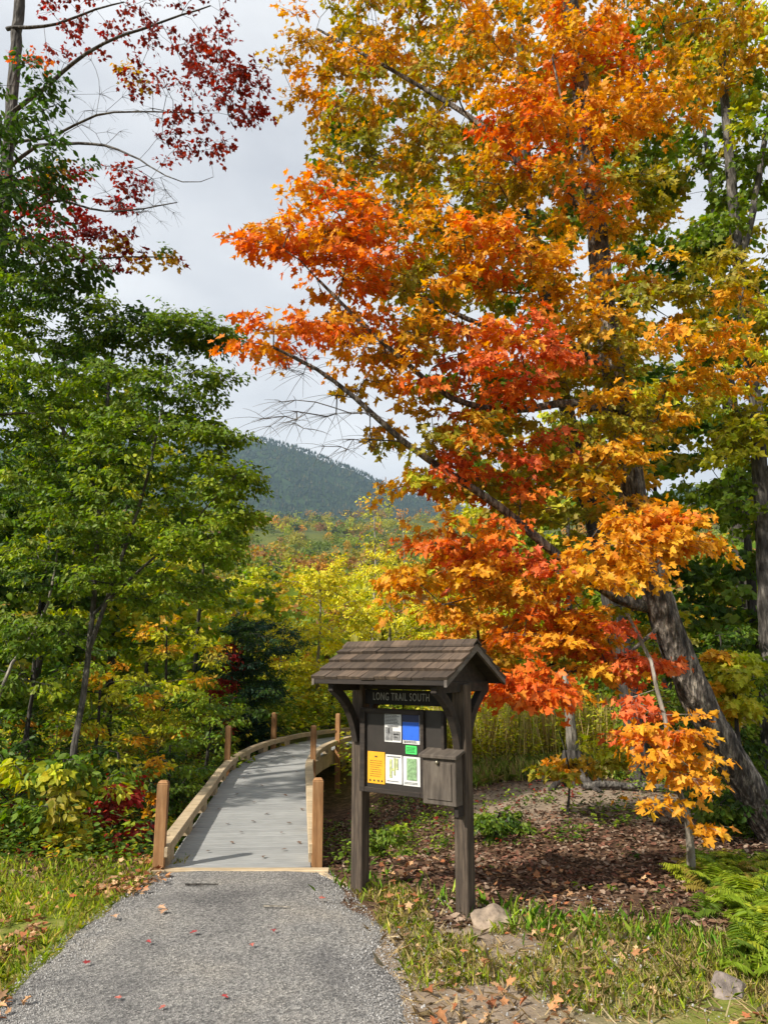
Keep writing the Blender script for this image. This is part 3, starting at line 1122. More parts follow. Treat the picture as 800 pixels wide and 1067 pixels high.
# ------------------------------------------------------------------ rocks
def rock(label, p, size, col, seed, rz=0):
    bm = bmesh.new()
    bmesh.ops.create_icosphere(bm, subdivisions=4, radius=1)
    for v in bm.verts:
        c = v.co.copy()
        k = 1 + .28 * noise.noise(c * 1.1 + Vector((seed, 0, 0))) + .10 * noise.noise(c * 3 + Vector((0, seed, 0))) + .03 * noise.noise(c * 9)
        # facet it: quantise along a few directions
        for dx, lim in (((.5, -.3, .8), .72), ((-.7, -.4, .55), .70), ((.2, .9, .3), .75), ((.9, -.4, .1), .8), ((-.3, -.95, .1), .78)):
            d = Vector(dx).normalized()
            q = c.dot(d) * k
            if q > lim: k -= (q - lim) * .9
        v.co = Vector((c.x * k * size[0], c.y * k * size[1], c.z * k * size[2]))
    me = bpy.data.meshes.new('boulder')
    for f in bm.faces: f.smooth = True
    bm.to_mesh(me); bm.free()
    me.materials.append(mat_bark('stone_%d' % seed, tuple(x * .6 for x in col), col, tuple(x * 1.35 for x in col), 10, (1, 1, 1), .6))
    o = bpy.data.objects.new('boulder', me)
    COL.objects.link(o)
    o.location = p
    o.rotation_euler = (0, 0, rz)
    tag(o, label, 'rock')


rock('pale tan boulder against foot of the right kiosk post', (.69, 5.07, .015), (.135, .11, .105), (.34, .26, .19), 3, .3)
rock('grey brown boulder in grass at lower right near ferns', (1.72, 4.12, .0), (.115, .10, .085), (.27, .22, .19), 8, 1.2)


# ------------------------------------------------------------------ trees
def lob(px, py, Y, rx, ry, rz, n, pal):
    return (at(px, py, Y), (rx, ry, rz), n, pal)


def gp(px, Y):
    """foot on the ground under image column px at distance Y"""
    x = (px - 400) / FPX * (Y * math.cos(PITCH) - (1.6) * math.sin(PITCH) * 1.0)
    return np.array([x, Y, gh(x, Y)])


ORANGE = 'or:.5,ro:.15,go:.2,ol:.15'
base = np.array([3.95, 7.7, gh(3.95, 7.7) - .1])
tr = [base, at(792, 842, 7.65), at(735, 745, 7.5), at(690, 640, 7.4), at(668, 560, 7.4), at(655, 490, 7.4), at(638, 380, 7.45), at(626, 290, 7.5),
      at(618, 200, 7.5), at(604, 90, 7.5), at(590, -40, 7.5), at(585, -200, 7.5)]
limbA = [at(672, 632, 7.4), at(640, 622, 7.2), at(580, 578, 7.0), at(520, 528, 6.8), at(470, 495, 6.6), at(420, 460, 6.4), at(370, 415, 6.2), at(330, 385, 6.1), at(285, 362, 6.0)]
limbB = [at(648, 440, 7.4), at(600, 420, 7.1), at(530, 428, 6.8), at(470, 415, 6.6), at(420, 375, 6.4), at(380, 340, 6.3), at(330, 290, 6.2)]
limbC = [at(640, 388, 7.4), at(590, 362, 7.2), at(510, 342, 7.0), at(440, 310, 6.9), at(370, 280, 6.8)]
limbD = [at(620, 220, 7.5), at(560, 190, 7.7), at(500, 130, 7.9), at(420, 80, 8.1), at(330, 30, 8.2)]
limbE = [at(606, 110, 7.5), at(600, 190, 6.9), at(590, 130, 6.7), at(575, 60, 6.6)]
limbF = [at(690, 650, 7.4), at(640, 690, 7.0), at(590, 700, 6.8), at(545, 705, 6.6)]
L_OM = [
    lob(330, 238, 6.3, .55, .5, .22, 26, 'ro:.7,or:.3'), lob(285, 255, 6.2, .28, .3, .12, 8, 'ro'),
    lob(365, 268, 6.4, .55, .5, .32, 26, 'ro:.5,or:.5'), lob(318, 352, 6.1, .5, .35, .12, 14, 'ro:.8,or:.2'),
    lob(268, 350, 6.05, .18, .2, .07, 4, 'ro'), lob(390, 330, 6.4, .5, .5, .4, 24, 'or:.5,ro:.5'), lob(405, 385, 6.4, .4, .4, .25, 14, 'or:.5,og:.5'),
    lob(350, 200, 6.8, .35, .4, .14, 8, 'or:.6,ro:.4'), lob(430, 250, 6.9, .7, .6, .32, 30, 'og:.3,or:.35,ol:.35'),
    lob(440, 330, 6.8, .6, .6, .4, 26, 'og:.4,ol:.3,or:.3'), lob(350, 75, 8.2, .75, .8, .55, 40, 'or:.45,og:.55'), lob(400, 150, 8.2, .75, .8, .5, 38, 'ol:.7,og:.3'),
    lob(430, 30, 8.4, 1.0, .9, .6, 46, 'og:.4,ol:.6'), lob(395, 215, 8.2, .55, .7, .35, 18, 'ol:.8,og:.2'),
    lob(540, 60, 7.4, .9, .8, .5, 46, 'or:.6,go:.4'), lob(570, 140, 6.8, .55, .5, .35, 30, 'or:.8,ro:.2'), lob(620, 55, 7.0, .55, .5, .4, 32, 'ro:.6,or:.4'),
    lob(540, 120, 6.8, .35, .4, .25, 14, 'ro:.6,or:.4'), lob(600, 200, 6.8, .35, .4, .35, 16, ORANGE),
    lob(480, 130, 7.8, .8, .8, .5, 34, 'og:.4,ol:.6'), lob(490, 210, 7.6, .8, .8, .5, 32, 'ol:.5,og:.5'),
    lob(515, 265, 6.6, .5, .5, .22, 26, 'or:.7,ro:.3'), lob(560, 300, 6.9, .5, .5, .3, 18, 'or:.5,og:.5'),
    lob(520, 365, 6.5, .62, .5, .16, 26, 'co:.6,or:.4'), lob(500, 405, 6.5, .5, .5, .14, 18, 'co:.5,ro:.5'),
    lob(590, 340, 6.8, .4, .5, .16, 14, 'or:.4,go:.4,ol:.2'), lob(680, 285, 6.9, .55, .5, .22, 20, 'go:.4,or:.3,ol:.3'),
    lob(650, 120, 6.9, .45, .5, .2, 18, 'or'), lob(690, 115, 7.1, .45, .5, .15, 14, 'or:.4,go:.4,ol:.2'), lob(660, 210, 7.1, .5, .5, .2, 18, 'go:.4,ol:.6'),
    lob(690, 365, 6.7, .65, .55, .16, 26, 'or:.3,go:.4,ol:.3'), lob(740, 385, 6.8, .5, .5, .16, 16, 'go:.4,or:.25,yg:.35'), lob(660, 435, 6.8, .55, .5, .18, 20, 'go:.4,yg:.2,ol:.4'),
    lob(630, 470, 6.8, .4, .5, .16, 14, 'go:.4,or:.3,ol:.3'), lob(720, 300, 7.0, .55, .6, .25, 20, 'go:.5,ol:.5'), lob(620, 400, 7.6, .7, .7, .4, 22, 'ol:.7,og:.3'),
    lob(455, 455, 6.6, .5, .5, .22, 18, 'ol:.4,ro:.3,og:.3'), lob(500, 490, 6.8, .55, .6, .25, 24, 'co:.4,ol:.3,ro:.3'), lob(440, 500, 6.7, .3, .4, .15, 10, 'go:.4,yg:.2,ol:.4'),
    lob(560, 470, 7.2, .6, .7, .35, 22, 'ol:.6,co:.4'), lob(490, 560, 6.9, .55, .55, .18, 24, 'ro:.6,or:.4'), lob(545, 600, 6.9, .6, .5, .22, 28, 'co:.4,or:.6'),
    lob(470, 610, 7.2, .5, .5, .25, 22, 'or:.6,og:.4'), lob(600, 520, 7.0, .6, .6, .3, 22, 'or:.3,og:.3,ol:.4'), lob(560, 650, 6.9, .55, .5, .2, 22, 'ro:.5,or:.5'),
    lob(660, 560, 6.2, .42, .35, .18, 30, 'or:.7,go:.3'), lob(705, 555, 6.3, .3, .3, .14, 16, 'or:.7,ro:.3'), lob(640, 598, 6.1, .2, .25, .1, 10, 'go'),
    lob(620, 660, 6.9, .4, .4, .22, 22, 'or:.6,co:.4'), lob(655, 690, 6.9, .28, .3, .12, 10, 'co'), lob(600, 690, 6.9, .3, .3, .18, 12, 'or:.4,go:.4,ol:.2'),
    lob(560, 715, 6.0, .28, .25, .10, 20, 'ro:.9,or:.1'), lob(530, 712, 5.9, .16, .2, .06, 7, 'ro'), lob(680, 650, 8.2, .5, .5, .3, 12, 'ol'),
    lob(590, -60, 7.5, 1.6, 1.4, .8, 60, ORANGE), lob(700, -20, 7.8, 1.2, 1.2, .6, 40, 'og'),
]
grow('maple_tree', base, [(tr, .172, .062), (limbA, .062, .012), (limbB, .05, .012), (limbC, .045, .012), (limbD, .05, .014), (limbE, .02, .01), (limbF, .02, .008)],
     L_OM, None, .073, 52, .34, T_MAPLE, BARK, 'large leaning maple with blazing orange leaves and furrowed trunk, nearest on the right', limb_bark=BARK_GREY, lobe_k=(.74, 1.17), trunk_sides=44,
     bare=[(at(330, 430, 6.1), (.5, .3, .25), 16), (at(360, 460, 6.3), (.35, .3, .08), 8), (at(300, 380, 6.0), (.3, .2, .08), 8)])

# second maple just behind, olive and gold
b2 = gp(668, 11.0)
L2 = [lob(430, 60, 11, 1.5, 1.2, 1.2, 40, 'ol:.5,og:.5'), lob(480, 190, 10.6, 1.2, 1.1, 1.0, 40, 'ol:.7,og:.3'), lob(560, 80, 11, 1.4, 1.2, 1.2, 50, 'og:.6,ol:.4'),
      lob(540, 260, 10.8, 1.2, 1.1, 1.0, 40, 'ol:.5,gr:.2,og:.3'), lob(600, 360, 10.8, 1.2, 1.1, .9, 40, 'ol:.6,go:.4'), lob(500, 420, 10.6, .9, 1.0, .7, 28, 'ol:.5,gr:.5'),
      lob(640, 160, 11.3, 1.2, 1.2, 1.2, 40, 'ol:.7,gr:.3'), lob(560, 500, 10.6, 1.1, 1.0, .6, 30, 'ol:.5,og:.5'), lob(450, 320, 10.6, .6, .8, .5, 14, 'ol'),
      lob(380, 130, 10.6, .5, .8, .7, 14, 'ol:.5,gr:.5'), lob(640, 470, 10.8, .9, .9, .6, 20, 'go:.4,ol:.6')]
grow('maple_tree', b2, [([b2, at(640, 640, 11), at(590, 430, 11), at(550, 200, 11), at(540, 0, 11), at(535, -100, 11)], .16, .05)],
     L2, None, .12, 50, .42, T_MAPLE_LOW, BARK_DARK, 'olive and gold leaved maple standing behind the orange one', tip=.004)

# third tree right: grey forked trunk, yellow green crown
b3 = gp(800, 10.5)
L3 = [lob(770, 60, 10.3, 1.1, 1.0, .9, 40, 'go:.3,yg:.4,ol:.3'), lob(720, 30, 10.6, 1.0, 1.0, .6, 26, 'gr:.6,ol:.4'), lob(700, 150, 10.9, .8, .9, .7, 24, 'gr:.7,ol:.3'),
      lob(790, 170, 10.6, .9, .9, .7, 26, 'yg:.4,gr:.6'), lob(760, 270, 10.8, .8, .9, .7, 26, 'gr:.6,ol:.4'), lob(700, 260, 11.2, .8, .9, .5, 18, 'dg:.6,gr:.4'),
      lob(790, 350, 10.4, .7, .8, .6, 20, 'yg:.5,ol:.5'), lob(730, 440, 10.8, .9, .9, .6, 22, 'ol:.6,yg:.4'), lob(790, 470, 10.4, .6, .7, .4, 14, 'yg'),
      lob(740, 530, 10.8, .8, .9, .5, 18, 'gr:.6,yg:.4'), lob(840, 100, 10.6, 1.2, 1, 2.0, 30, 'gr')]
grow('hardwood_tree', b3, [([b3, at(800, 700, 10.5), at(795, 560, 10.5), at(786, 420, 10.5), at(770, 290, 10.5), at(762, 200, 10.5), at(752, 60, 10.5), at(745, -60, 10.5)], .13, .05),
                           ([at(768, 280, 10.5), at(782, 230, 10.4), at(795, 150, 10.3), at(810, 60, 10.3)], .06, .03)],
     L3, None, .11, 46, .38, T_MAPLE_LOW, BARK_GREY, 'tall yellow green tree with slim grey trunk at the right edge', tip=.004)

# orange sapling in front of the maple
b4 = np.array([2.42, 6.3, gh(2.42, 6.3) - .03])
grow('maple_sapling', b4, [([b4, at(716, 850, 6.25), at(700, 800, 6.2), at(692, 745, 6.2), at(676, 690, 6.3), at(655, 640, 6.4)], .03, .012)],
     [lob(700, 775, 5.9, .26, .25, .10, 26, 'or:.8,ro:.2'), lob(665, 765, 6.0, .12, .2, .08, 8, 'co:.6,or:.4'), lob(722, 800, 5.9, .22, .22, .07, 16, 'or'),
      lob(664, 725, 6.1, .1, .12, .08, 5, 'co'), lob(700, 840, 5.9, .15, .15, .06, 7, 'or'), lob(722, 855, 5.9, .10, .1, .05, 4, 'co:.5,or:.5'), lob(740, 815, 5.95, .1, .1, .05, 4, 'or'),
      lob(690, 740, 6.2, .2, .2, .1, 8, 'or:.6,co:.4')],
     None, .075, 22, .23, T_MAPLE, BARK_LIGHT, 'slender maple sapling with drooping orange sprays below the leaning trunk', tip=.0025, trunk_sides=8, flat=.2, lobe_k=(.55, 1.1))

# small olive sprig right of the kiosk post
b5 = gp(590, 9.0)
grow('young_maple', b5, [([b5, b5 + [.05, 0, .5], b5 + [-.05, 0, .95]], .014, .006)],
     [lob(590, 800, 8.9, .3, .3, .08, 12, 'og:.5,ol:.3,or:.2'), lob(630, 785, 8.9, .25, .3, .08, 10, 'yg:.5,ol:.5')],
     None, .09, 26, .16, T_MAPLE, BARK_DARK, 'knee high young maple with golden leaves near the dirt trail', tip=.0025, trunk_sides=6)

# --- left side
# red maple, top left
b6 = np.array([-5.1, 8.6, gh(-5.1, 8.6)])
T6 = [b6, at(-40, 700, 8.8), at(-15, 400, 9), at(5, 200, 9), at(14, 90, 9), at(22, -20, 9), at(30, -130, 9)]
l6a = [at(5, 180, 9), at(40, 152, 8.8), at(110, 152, 8.4), at(155, 172, 8.1), at(190, 190, 7.95), at(222, 185, 7.9)]
l6b = [at(2, 220, 9), at(40, 292 - 145, 8.9)]
l6c = [at(-5, 310, 9), at(30, 296, 8.8), at(60, 285, 8.7), at(110, 240, 8.5), at(170, 236, 8.4), at(230, 240, 8.3)]
l6c = [at(0, 150, 9), at(30, 146, 8.8), at(60, 140, 8.6), at(100, 120, 8.4), at(160, 116, 8.3), at(215, 118, 8.2)]
l6d = [at(10, 120, 9), at(50, 90, 8.7), at(90, 55, 8.5), at(150, 30, 8.3), at(220, 5, 8.2)]
l6e = [at(8, 30, 9), at(60, 25, 8.7), at(100, 10, 8.5), at(130, 2, 8.4)]
L6 = [lob(255, 100, 7.9, .28, .35, .38, 24, 'rd:.7,rr:.3'), lob(225, 70, 8.0, .35, .4, .35, 18, 'rd'), lob(190, 100, 8.2, .35, .4, .28, 14, 'rd:.8,rr:.2'),
      lob(175, 50, 8.3, .5, .5, .35, 14, 'rd'), lob(220, 155, 8.0, .16, .3, .14, 7, 'rd'), lob(170, 150, 8.2, .35, .4, .1, 8, 'rd'), lob(200, 10, 8.2, .6, .5, .12, 12, 'rd'),
      lob(100, 15, 8.5, .6, .5, .25, 14, 'rd:.7,rr:.3'), lob(60, 35, 8.7, .3, .4, .12, 6, 'rr'), lob(40, 65, 8.8, .3, .4, .08, 4, 'co'),
      lob(150, 80, 8.3, .5, .5, .3, 8, 'rd:.7,og:.3'), lob(80, -60, 8.6, 1.5, 1.2, .5, 30, 'rd')]
grow('red_maple', b6, [(T6, .12, .06), (l6a, .028, .003), (l6c, .026, .004), (l6d, .035, .008), (l6e, .03, .008)],
     L6, None, .062, 26, .24, T_MAPLE_LOW, BARK_GREY, 'tall maple with sparse dark red leaves reaching over from the upper left', tip=.003, limb_bark=BARK_DARK, lobe_k=(.85, 1.1),
     bare=[(at(110, 120, 8.5), (1.0, .6, .5), 16), (at(140, 180, 8.4), (.5, .5, .2), 8), (at(80, 90, 8.6), (.6, .5, .3), 8)], twig_k=5)

b6b = np.array([-5.0, 9.6, gh(-5.0, 9.6)])
L6b = [lob(120, 195, 8.6, .4, .5, .14, 12, 'rr:.4,rd:.5,og:.1'), lob(75, 205, 8.8, .5, .5, .18, 14, 'rr:.5,rd:.5'), lob(100, 255, 8.6, .55, .5, .09, 18, 'rd:.6,rr:.4'),
       lob(150, 262, 8.5, .4, .4, .05, 8, 'rd:.6,og:.4'), lob(180, 266, 8.4, .1, .2, .03, 3, 'og:.5,gr:.5'), lob(50, 240, 8.9, .5, .5, .15, 14, 'rr:.4,rd:.6'), lob(40, 200, 9, .4, .5, .2, 10, 'rr')]
grow('red_maple', b6b, [([b6b, at(-30, 700, 9.6), at(-20, 450, 9.5), at(-10, 250, 9.4), at(0, 120, 9.4)], .08, .03),
                        ([at(-14, 300, 9.4), at(40, 275, 9.1), at(110, 268, 8.7), at(180, 268, 8.4)], .022, .006),
                        ([at(-10, 250, 9.4), at(50, 210, 9.0), at(110, 220, 8.7), at(185, 212, 8.4)], .024, .006)],
     L6b, None, .062, 28, .22, T_MAPLE_LOW, BARK_GREY, 'slim maple with scarlet lower sprays and bare grey twigs, below the taller red one', tip=.0028,
     bare=[(at(150, 210, 8.5), (.5, .4, .25), 22), (at(80, 130, 8.8), (.5, .4, .3), 8)])

# dark beech leaves in the far left top
b7 = np.array([-5.6, 7.6, gh(-5.6, 7.6)])
L7 = [lob(25, 115, 7.5, .4, .5, .35, 14, 'dg'), lob(40, 78, 7.4, .3, .4, .06, 6, 'dg'), lob(20, 170, 7.5, .5, .5, .4, 24, 'dg'), lob(60, 170, 7.6, .3, .4, .2, 8, 'dg:.8,og:.2'),
      lob(15, 230, 7.6, .5, .6, .4, 26, 'dg'), lob(45, 275, 7.8, .6, .6, .3, 26, 'dg:.7,gr:.3'), lob(-60, 150, 7.6, .8, .8, 1.2, 26, 'dg')]
grow('beech_tree', b7, [([b7, at(-110, 600, 7.6), at(-80, 300, 7.6), at(-60, 100, 7.6), at(-50, 20, 7.6)], .10, .03),
                        ([at(-70, 240, 7.6), at(-20, 200, 7.6), at(30, 175, 7.5)], .03, .01)],
     L7, None, .085, 34, .24, T_OVAL, BARK_DARK, 'dark green beech hanging in at the left edge beneath the red leaves', tip=.003)

# green beech nearest the path on the left
b8 = gp(68, 8.3)
T8 = [b8, at(75, 800, 8.3), at(92, 690, 8.4), at(98, 620, 8.5), at(104, 520, 8.6), at(112, 420, 8.7), at(120, 330, 8.8)]
L8 = [lob(60, 330, 8.4, .8, .8, .35, 40, 'dg:.5,gr:.5'), lob(140, 350, 8.3, .6, .6, .25, 30, 'dg:.4,gr:.6'), lob(195, 345, 8.1, .38, .4, .14, 16, 'gr:.5,dg:.5'),
      lob(232, 350, 8.0, .12, .2, .06, 4, 'gr'), lob(30, 400, 8.5, .7, .8, .4, 34, 'gr:.5,dg:.3,lg:.2'), lob(110, 420, 8.4, .8, .8, .4, 44, 'gr:.6,dg:.2,lg:.2'),
      lob(190, 410, 8.2, .35, .5, .25, 18, 'gr'), lob(160, 470, 8.2, .8, .8, .35, 44, 'gr:.6,lg:.3,dg:.1'), lob(215, 448, 8.1, .3, .3, .08, 8, 'gr'),
      lob(235, 500, 8.0, .35, .4, .18, 18, 'gr:.5,lg:.5'), lob(60, 500, 8.5, .8, .8, .4, 40, 'gr:.5,lg:.2,dg:.3'), lob(130, 540, 8.3, .9, .9, .35, 48, 'gr:.5,lg:.3,yg:.1,dg:.1'),
      lob(210, 560, 8.1, .5, .5, .25, 24, 'gr:.5,lg:.5'), lob(50, 590, 8.5, .8, .8, .35, 34, 'gr:.5,dg:.4,lg:.1'), lob(150, 610, 8.3, .7, .7, .22, 30, 'gr:.6,lg:.4'),
      lob(40, 660, 8.2, .5, .6, .2, 20, 'gr:.6,dg:.4'), lob(20, 300, 8.6, .5, .6, .25, 20, 'dg'), lob(215, 350, 8.1, .3, .35, .08, 10, 'gr:.5,dg:.5'), lob(235, 455, 8.0, .22, .3, .06, 6, 'gr'),
      lob(250, 535, 8.0, .2, .3, .08, 7, 'lg:.6,gr:.4'), lob(225, 395, 8.1, .2, .3, .05, 5, 'gr'), lob(5, 440, 9.3, .6, .6, .5, 30, 'gr:.5,dg:.5'), lob(60, 450, 9.3, .6, .6, .5, 24, 'gr:.5,lg:.3,dg:.2')]
grow('beech_tree', b8, [(T8, .042, .014), ([at(92, 680, 8.4), at(120, 600, 8.3), at(150, 510, 8.2), at(168, 430, 8.2), at(175, 370, 8.2)], .028, .008),
                        ([at(98, 640, 8.4), at(150, 590, 8.2), at(205, 540, 8.1), at(245, 495, 8.0)], .02, .006),
                        ([at(104, 520, 8.6), at(60, 440, 8.5), at(0, 432, 8.4), at(-60, 445, 8.4)], .022, .012)],
     L8, None, .064, 64, .28, T_OVAL, BARK_GREY, 'fine leaved green beech with several thin stems left of the boardwalk', tip=.0026, flat=.25, droop=.2, leafmat=LEAF_THIN, limb_bark=BARK_DARK, lobe_k=(1.55, 1.12))


def simple_tree(name, px, Y, top_py, wid, pal, label, leaf=.13, tmpl=T_QUAD, low=.15, bark=BARK_DARK, n=46, per=60, sr=.5, group=None, cat='tree',
                trunk_r=None, bot_py=None, gap=0.0, parts=('trunk', 'branches', 'crown'), lean=0.0):
    b = gp(px, Y)
    group = group or {'hardwood_tree': 'background hardwood trees', 'shrub': 'shrubs around boardwalk and clearing',
                      'birch_tree': 'birches beyond the boardwalk', 'viburnum': 'red tinged viburnum bushes'}.get(name)
    top = at(px, top_py, Y)[2]
    h = top - b[2]
    pts = [b, b + np.array([lean * .3, 0, h * .33]), b + np.array([lean * .6 + .1 * h * .1, .05, h * .66]), b + np.array([lean, 0, h * .93])]
    lobes = []
    k = 7
    for i in range(k):
        f = low + (1 - low) * (i + .5) / k
        a = i * 2.4 + px
        w = wid * (math.sin(math.pi * min(.97, (.25 + .75 * (1 - (f - low) / (1 - low + 1e-6))) ** .8)) * .6 + .35)
        if i == k - 1: w = wid * .45
        off = np.array([math.cos(a) * w * .45, math.sin(a) * w * .45, 0])
        rz = h * (1 - low) / k * .95
        c = b + np.array([lean * f, 0, h * f]) + off
        if i == k - 1: c[2] = top - rz - sr * .1
        lobes.append((c, (w * .75, w * .75, rz), max(3, n // k), pal))
    return grow(name, b, [(pts, trunk_r or .012 * h + .02, .012)], lobes, None, leaf, per, sr, tmpl, bark, label, cat, group,
                parts=parts, tip=.005, trunk_sides=8, gap=gap)


# understory and background, left
simple_tree('hardwood_tree', 30, 13.5, 350, 2.4, 'gr:.4,dg:.3,lg:.2,yg:.1', 'green tree behind the beech at the left edge', n=120)
simple_tree('hardwood_tree', 110, 15, 400, 2.0, 'gr:.5,lg:.3,yg:.2', 'bright green tree seen through the left beech', n=110)
simple_tree('hardwood_tree', -40, 12, 500, 1.6, 'dg:.6,gr:.4', 'low dark tree in the shade at the left edge', n=60)
simple_tree('hardwood_tree', 200, 18, 520, 1.7, 'lg:.4,yg:.3,gr:.3', 'rounded light green tree left of the yellow birches', n=70)
simple_tree('hardwood_tree', 150, 24, 560, 2.6, 'gr:.5,lg:.2,yg:.3', 'leafy green tree set back behind the rounded light one', leaf=.17, n=70, sr=.6)
simple_tree('hardwood_tree', 250, 27, 590, 2.2, 'yg:.5,lg:.3,gr:.2', 'yellow green tree behind the small evergreen', leaf=.17, n=66, sr=.6)
simple_tree('hardwood_tree', 60, 21, 430, 2.8, 'gr:.5,dg:.5', 'tall dark green tree deep in the left woods', leaf=.17, n=110, sr=.65)
simple_tree('shrub', 165, 13, 640, 1.15, 'yg:.5,ol:.3,go:.2', 'arching shrub turning yellow green above the boardwalk curb', leaf=.09, n=60, sr=.35, tmpl=T_OVAL, cat='shrub', low=.1)
simple_tree('shrub', 95, 10.5, 690, .9, 'yg:.4,gr:.4,go:.2', 'yellowing shrub at the foot of the left beech', leaf=.085, n=50, sr=.28, tmpl=T_OVAL, cat='shrub', low=.1)
simple_tree('shrub', 20, 9.6, 640, 1.0, 'gr:.6,dg:.3,lg:.1', 'dense green shrub low at the left edge', leaf=.085, n=60, sr=.3, tmpl=T_OVAL, cat='shrub', low=.06)
simple_tree('viburnum', 237, 15.2, 668, .28, 'rr:.9,co:.1', 'small crimson shrub in front of the evergreen', leaf=.09, n=24, sr=.2, tmpl=T_OVAL, cat='shrub', low=.35)
simple_tree('shrub', 215, 12.5, 715, .9, 'gr:.5,lg:.3,dg:.2', 'leafy green shrub left of the second cedar post', leaf=.08, n=64, sr=.3, tmpl=T_OVAL, cat='shrub', low=.04)
simple_tree('shrub', 262, 17.0, 700, 1.0, 'gr:.5,lg:.4,dg:.1', 'light green shrub behind the boardwalk bend', leaf=.09, n=60, sr=.32, tmpl=T_OVAL, cat='shrub', low=.04)
simple_tree('shrub', 175, 10.6, 770, .75, 'dg:.6,gr:.4', 'dark low shrub beside the boardwalk curb', leaf=.07, n=56, sr=.25, tmpl=T_OVAL, cat='shrub', low=.03)
simple_tree('shrub', 120, 9.2, 775, .8, 'gr:.4,dg:.4,yg:.2', 'knee high shrub of green leaves in front of the beech stems', leaf=.075, n=56, sr=.25, tmpl=T_OVAL, cat='shrub', low=.03)
simple_tree('shrub', 300, 20.5, 712, 1.3, 'gr:.4,yg:.4,lg:.2', 'green and yellow shrub above the far curb', leaf=.10, n=60, sr=.35, tmpl=T_OVAL, cat='shrub', low=.03)
simple_tree('shrub', 160, 8.9, 782, .12, 'go:.6,or:.4', 'tiny golden orange seedling above the near cedar post', leaf=.055, n=8, per=16, sr=.10, tmpl=T_MAPLE_LOW, cat='shrub', low=.5)
simple_tree('viburnum', 112, 7.9, 800, .42, 'rr:.4,rd:.3,gr:.3', 'red leaved viburnum bush beside the grass', leaf=.075, n=40, sr=.17, tmpl=T_OVAL, cat='shrub', low=.1)
simple_tree('viburnum', 30, 8.2, 830, .3, 'rd:.6,rr:.2,gr:.2', 'dusky red viburnum bush farther left in the grass', leaf=.075, n=26, sr=.17, tmpl=T_OVAL, cat='shrub', low=.1)
simple_tree('viburnum', 60, 7.4, 780, .55, 'yg:.5,gr:.4,ol:.1', 'yellow green viburnum bush between the two red bushes', leaf=.095, n=40, sr=.2, tmpl=T_OVAL, cat='shrub', low=.15)
simple_tree('shrub', -15, 8.0, 760, .6, 'gr:.5,dg:.5', 'green bush cut by the left frame edge', leaf=.08, n=44, sr=.22, tmpl=T_OVAL, cat='shrub', low=.05)

# slanted bare pole, left edge
mbp = smooth_path([gp(-20, 8.8), at(0, 722, 8.8), at(25, 675, 8.8), at(50, 630, 8.8), at(62, 560, 8.8)], .2, .004)
rt = empty('dead_sapling', tuple(mbp[0])); tag(rt, 'bare slanting pale sapling at the left edge', 'dead tree')
V, Lp, S_ = tube_arrays([mbp - mbp[0]], [np.linspace(.03, .012, len(mbp))], [8])
np_mesh('trunk', V, Lp, S_, BARK_LIGHT, rt, smooth=True)


simple_tree('evergreen_tree', 258, 15.5, 640, 1.0, 'sp:.6,dg:.4', 'small rounded dark blue green evergreen between green and yellow trees', leaf=.085, n=210, per=80, sr=.28, tmpl=T_OVAL_THIN, low=.12)

# centre: yellow birches
simple_tree('birch_tree', 330, 19, 585, 1.7, 'ye:.8,yg:.2', 'yellow birch left of the kiosk roof, brightest of the birches', leaf=.095, per=80, n=126, sr=.45, tmpl=T_OVAL, bark=BARK_LIGHT, low=.2, gap=.1)
simple_tree('birch_tree', 405, 21, 575, 1.8, 'ye:.8,yg:.2', 'yellow birch rising right behind the kiosk roof', leaf=.095, per=80, n=126, sr=.45, tmpl=T_OVAL, bark=BARK_LIGHT, low=.2, gap=.1)
simple_tree('birch_tree', 455, 18, 625, 1.4, 'yg:.5,ye:.5', 'yellow green birch right of the kiosk ridge', leaf=.095, per=80, n=92, sr=.45, tmpl=T_OVAL, bark=BARK_LIGHT, low=.1, gap=.1)
simple_tree('birch_tree', 290, 24, 635, 1.5, 'ye:.5,yg:.5', 'smaller yellow birch beside the evergreen', leaf=.095, per=80, n=80, sr=.5, tmpl=T_OVAL, bark=BARK_LIGHT, low=.1, gap=.1)
simple_tree('birch_tree', 388, 24, 500, .9, 'ye:.6,go:.2,yg:.2', 'thin nearly bare grey birch against the hillside', leaf=.11, n=60, sr=.4, per=16, tmpl=T_OVAL, bark=BARK_LIGHT, low=.35, gap=.4, trunk_r=.07)
simple_tree('birch_tree', 420, 26, 520, .8, 'ye:.5,go:.5', 'second thin birch with few leaves, right of the bare one', leaf=.11, n=40, sr=.4, per=14, tmpl=T_OVAL, bark=BARK_LIGHT, low=.35, gap=.4, trunk_r=.06)
simple_tree('shrub', 345, 19.5, 690, 1.3, 'yg:.6,lg:.3,ye:.1', 'pale yellow green thicket shrub left of the kiosk brace', leaf=.09, n=60, sr=.35, tmpl=T_OVAL_THIN, cat='shrub', low=.02)
simple_tree('shrub', 420, 20, 690, 1.3, 'yg:.5,lg:.3,ye:.2', 'yellow green shrub glimpsed behind the kiosk name board', leaf=.09, n=60, sr=.35, tmpl=T_OVAL_THIN, cat='shrub', low=.02)
simple_tree('maple_tree', 500, 15.5, 560, 1.5, 'or:.5,og:.3,go:.2', 'smaller orange maple behind the kiosk gable', leaf=.12, n=80, sr=.42, tmpl=T_MAPLE_LOW, low=.28)
simple_tree('shrub', 292, 26, 650, 1.0, 'or:.3,og:.7', 'rust tinged shrub above the far bend', leaf=.12, n=40, sr=.4, tmpl=T_OVAL, cat='shrub', low=.1)

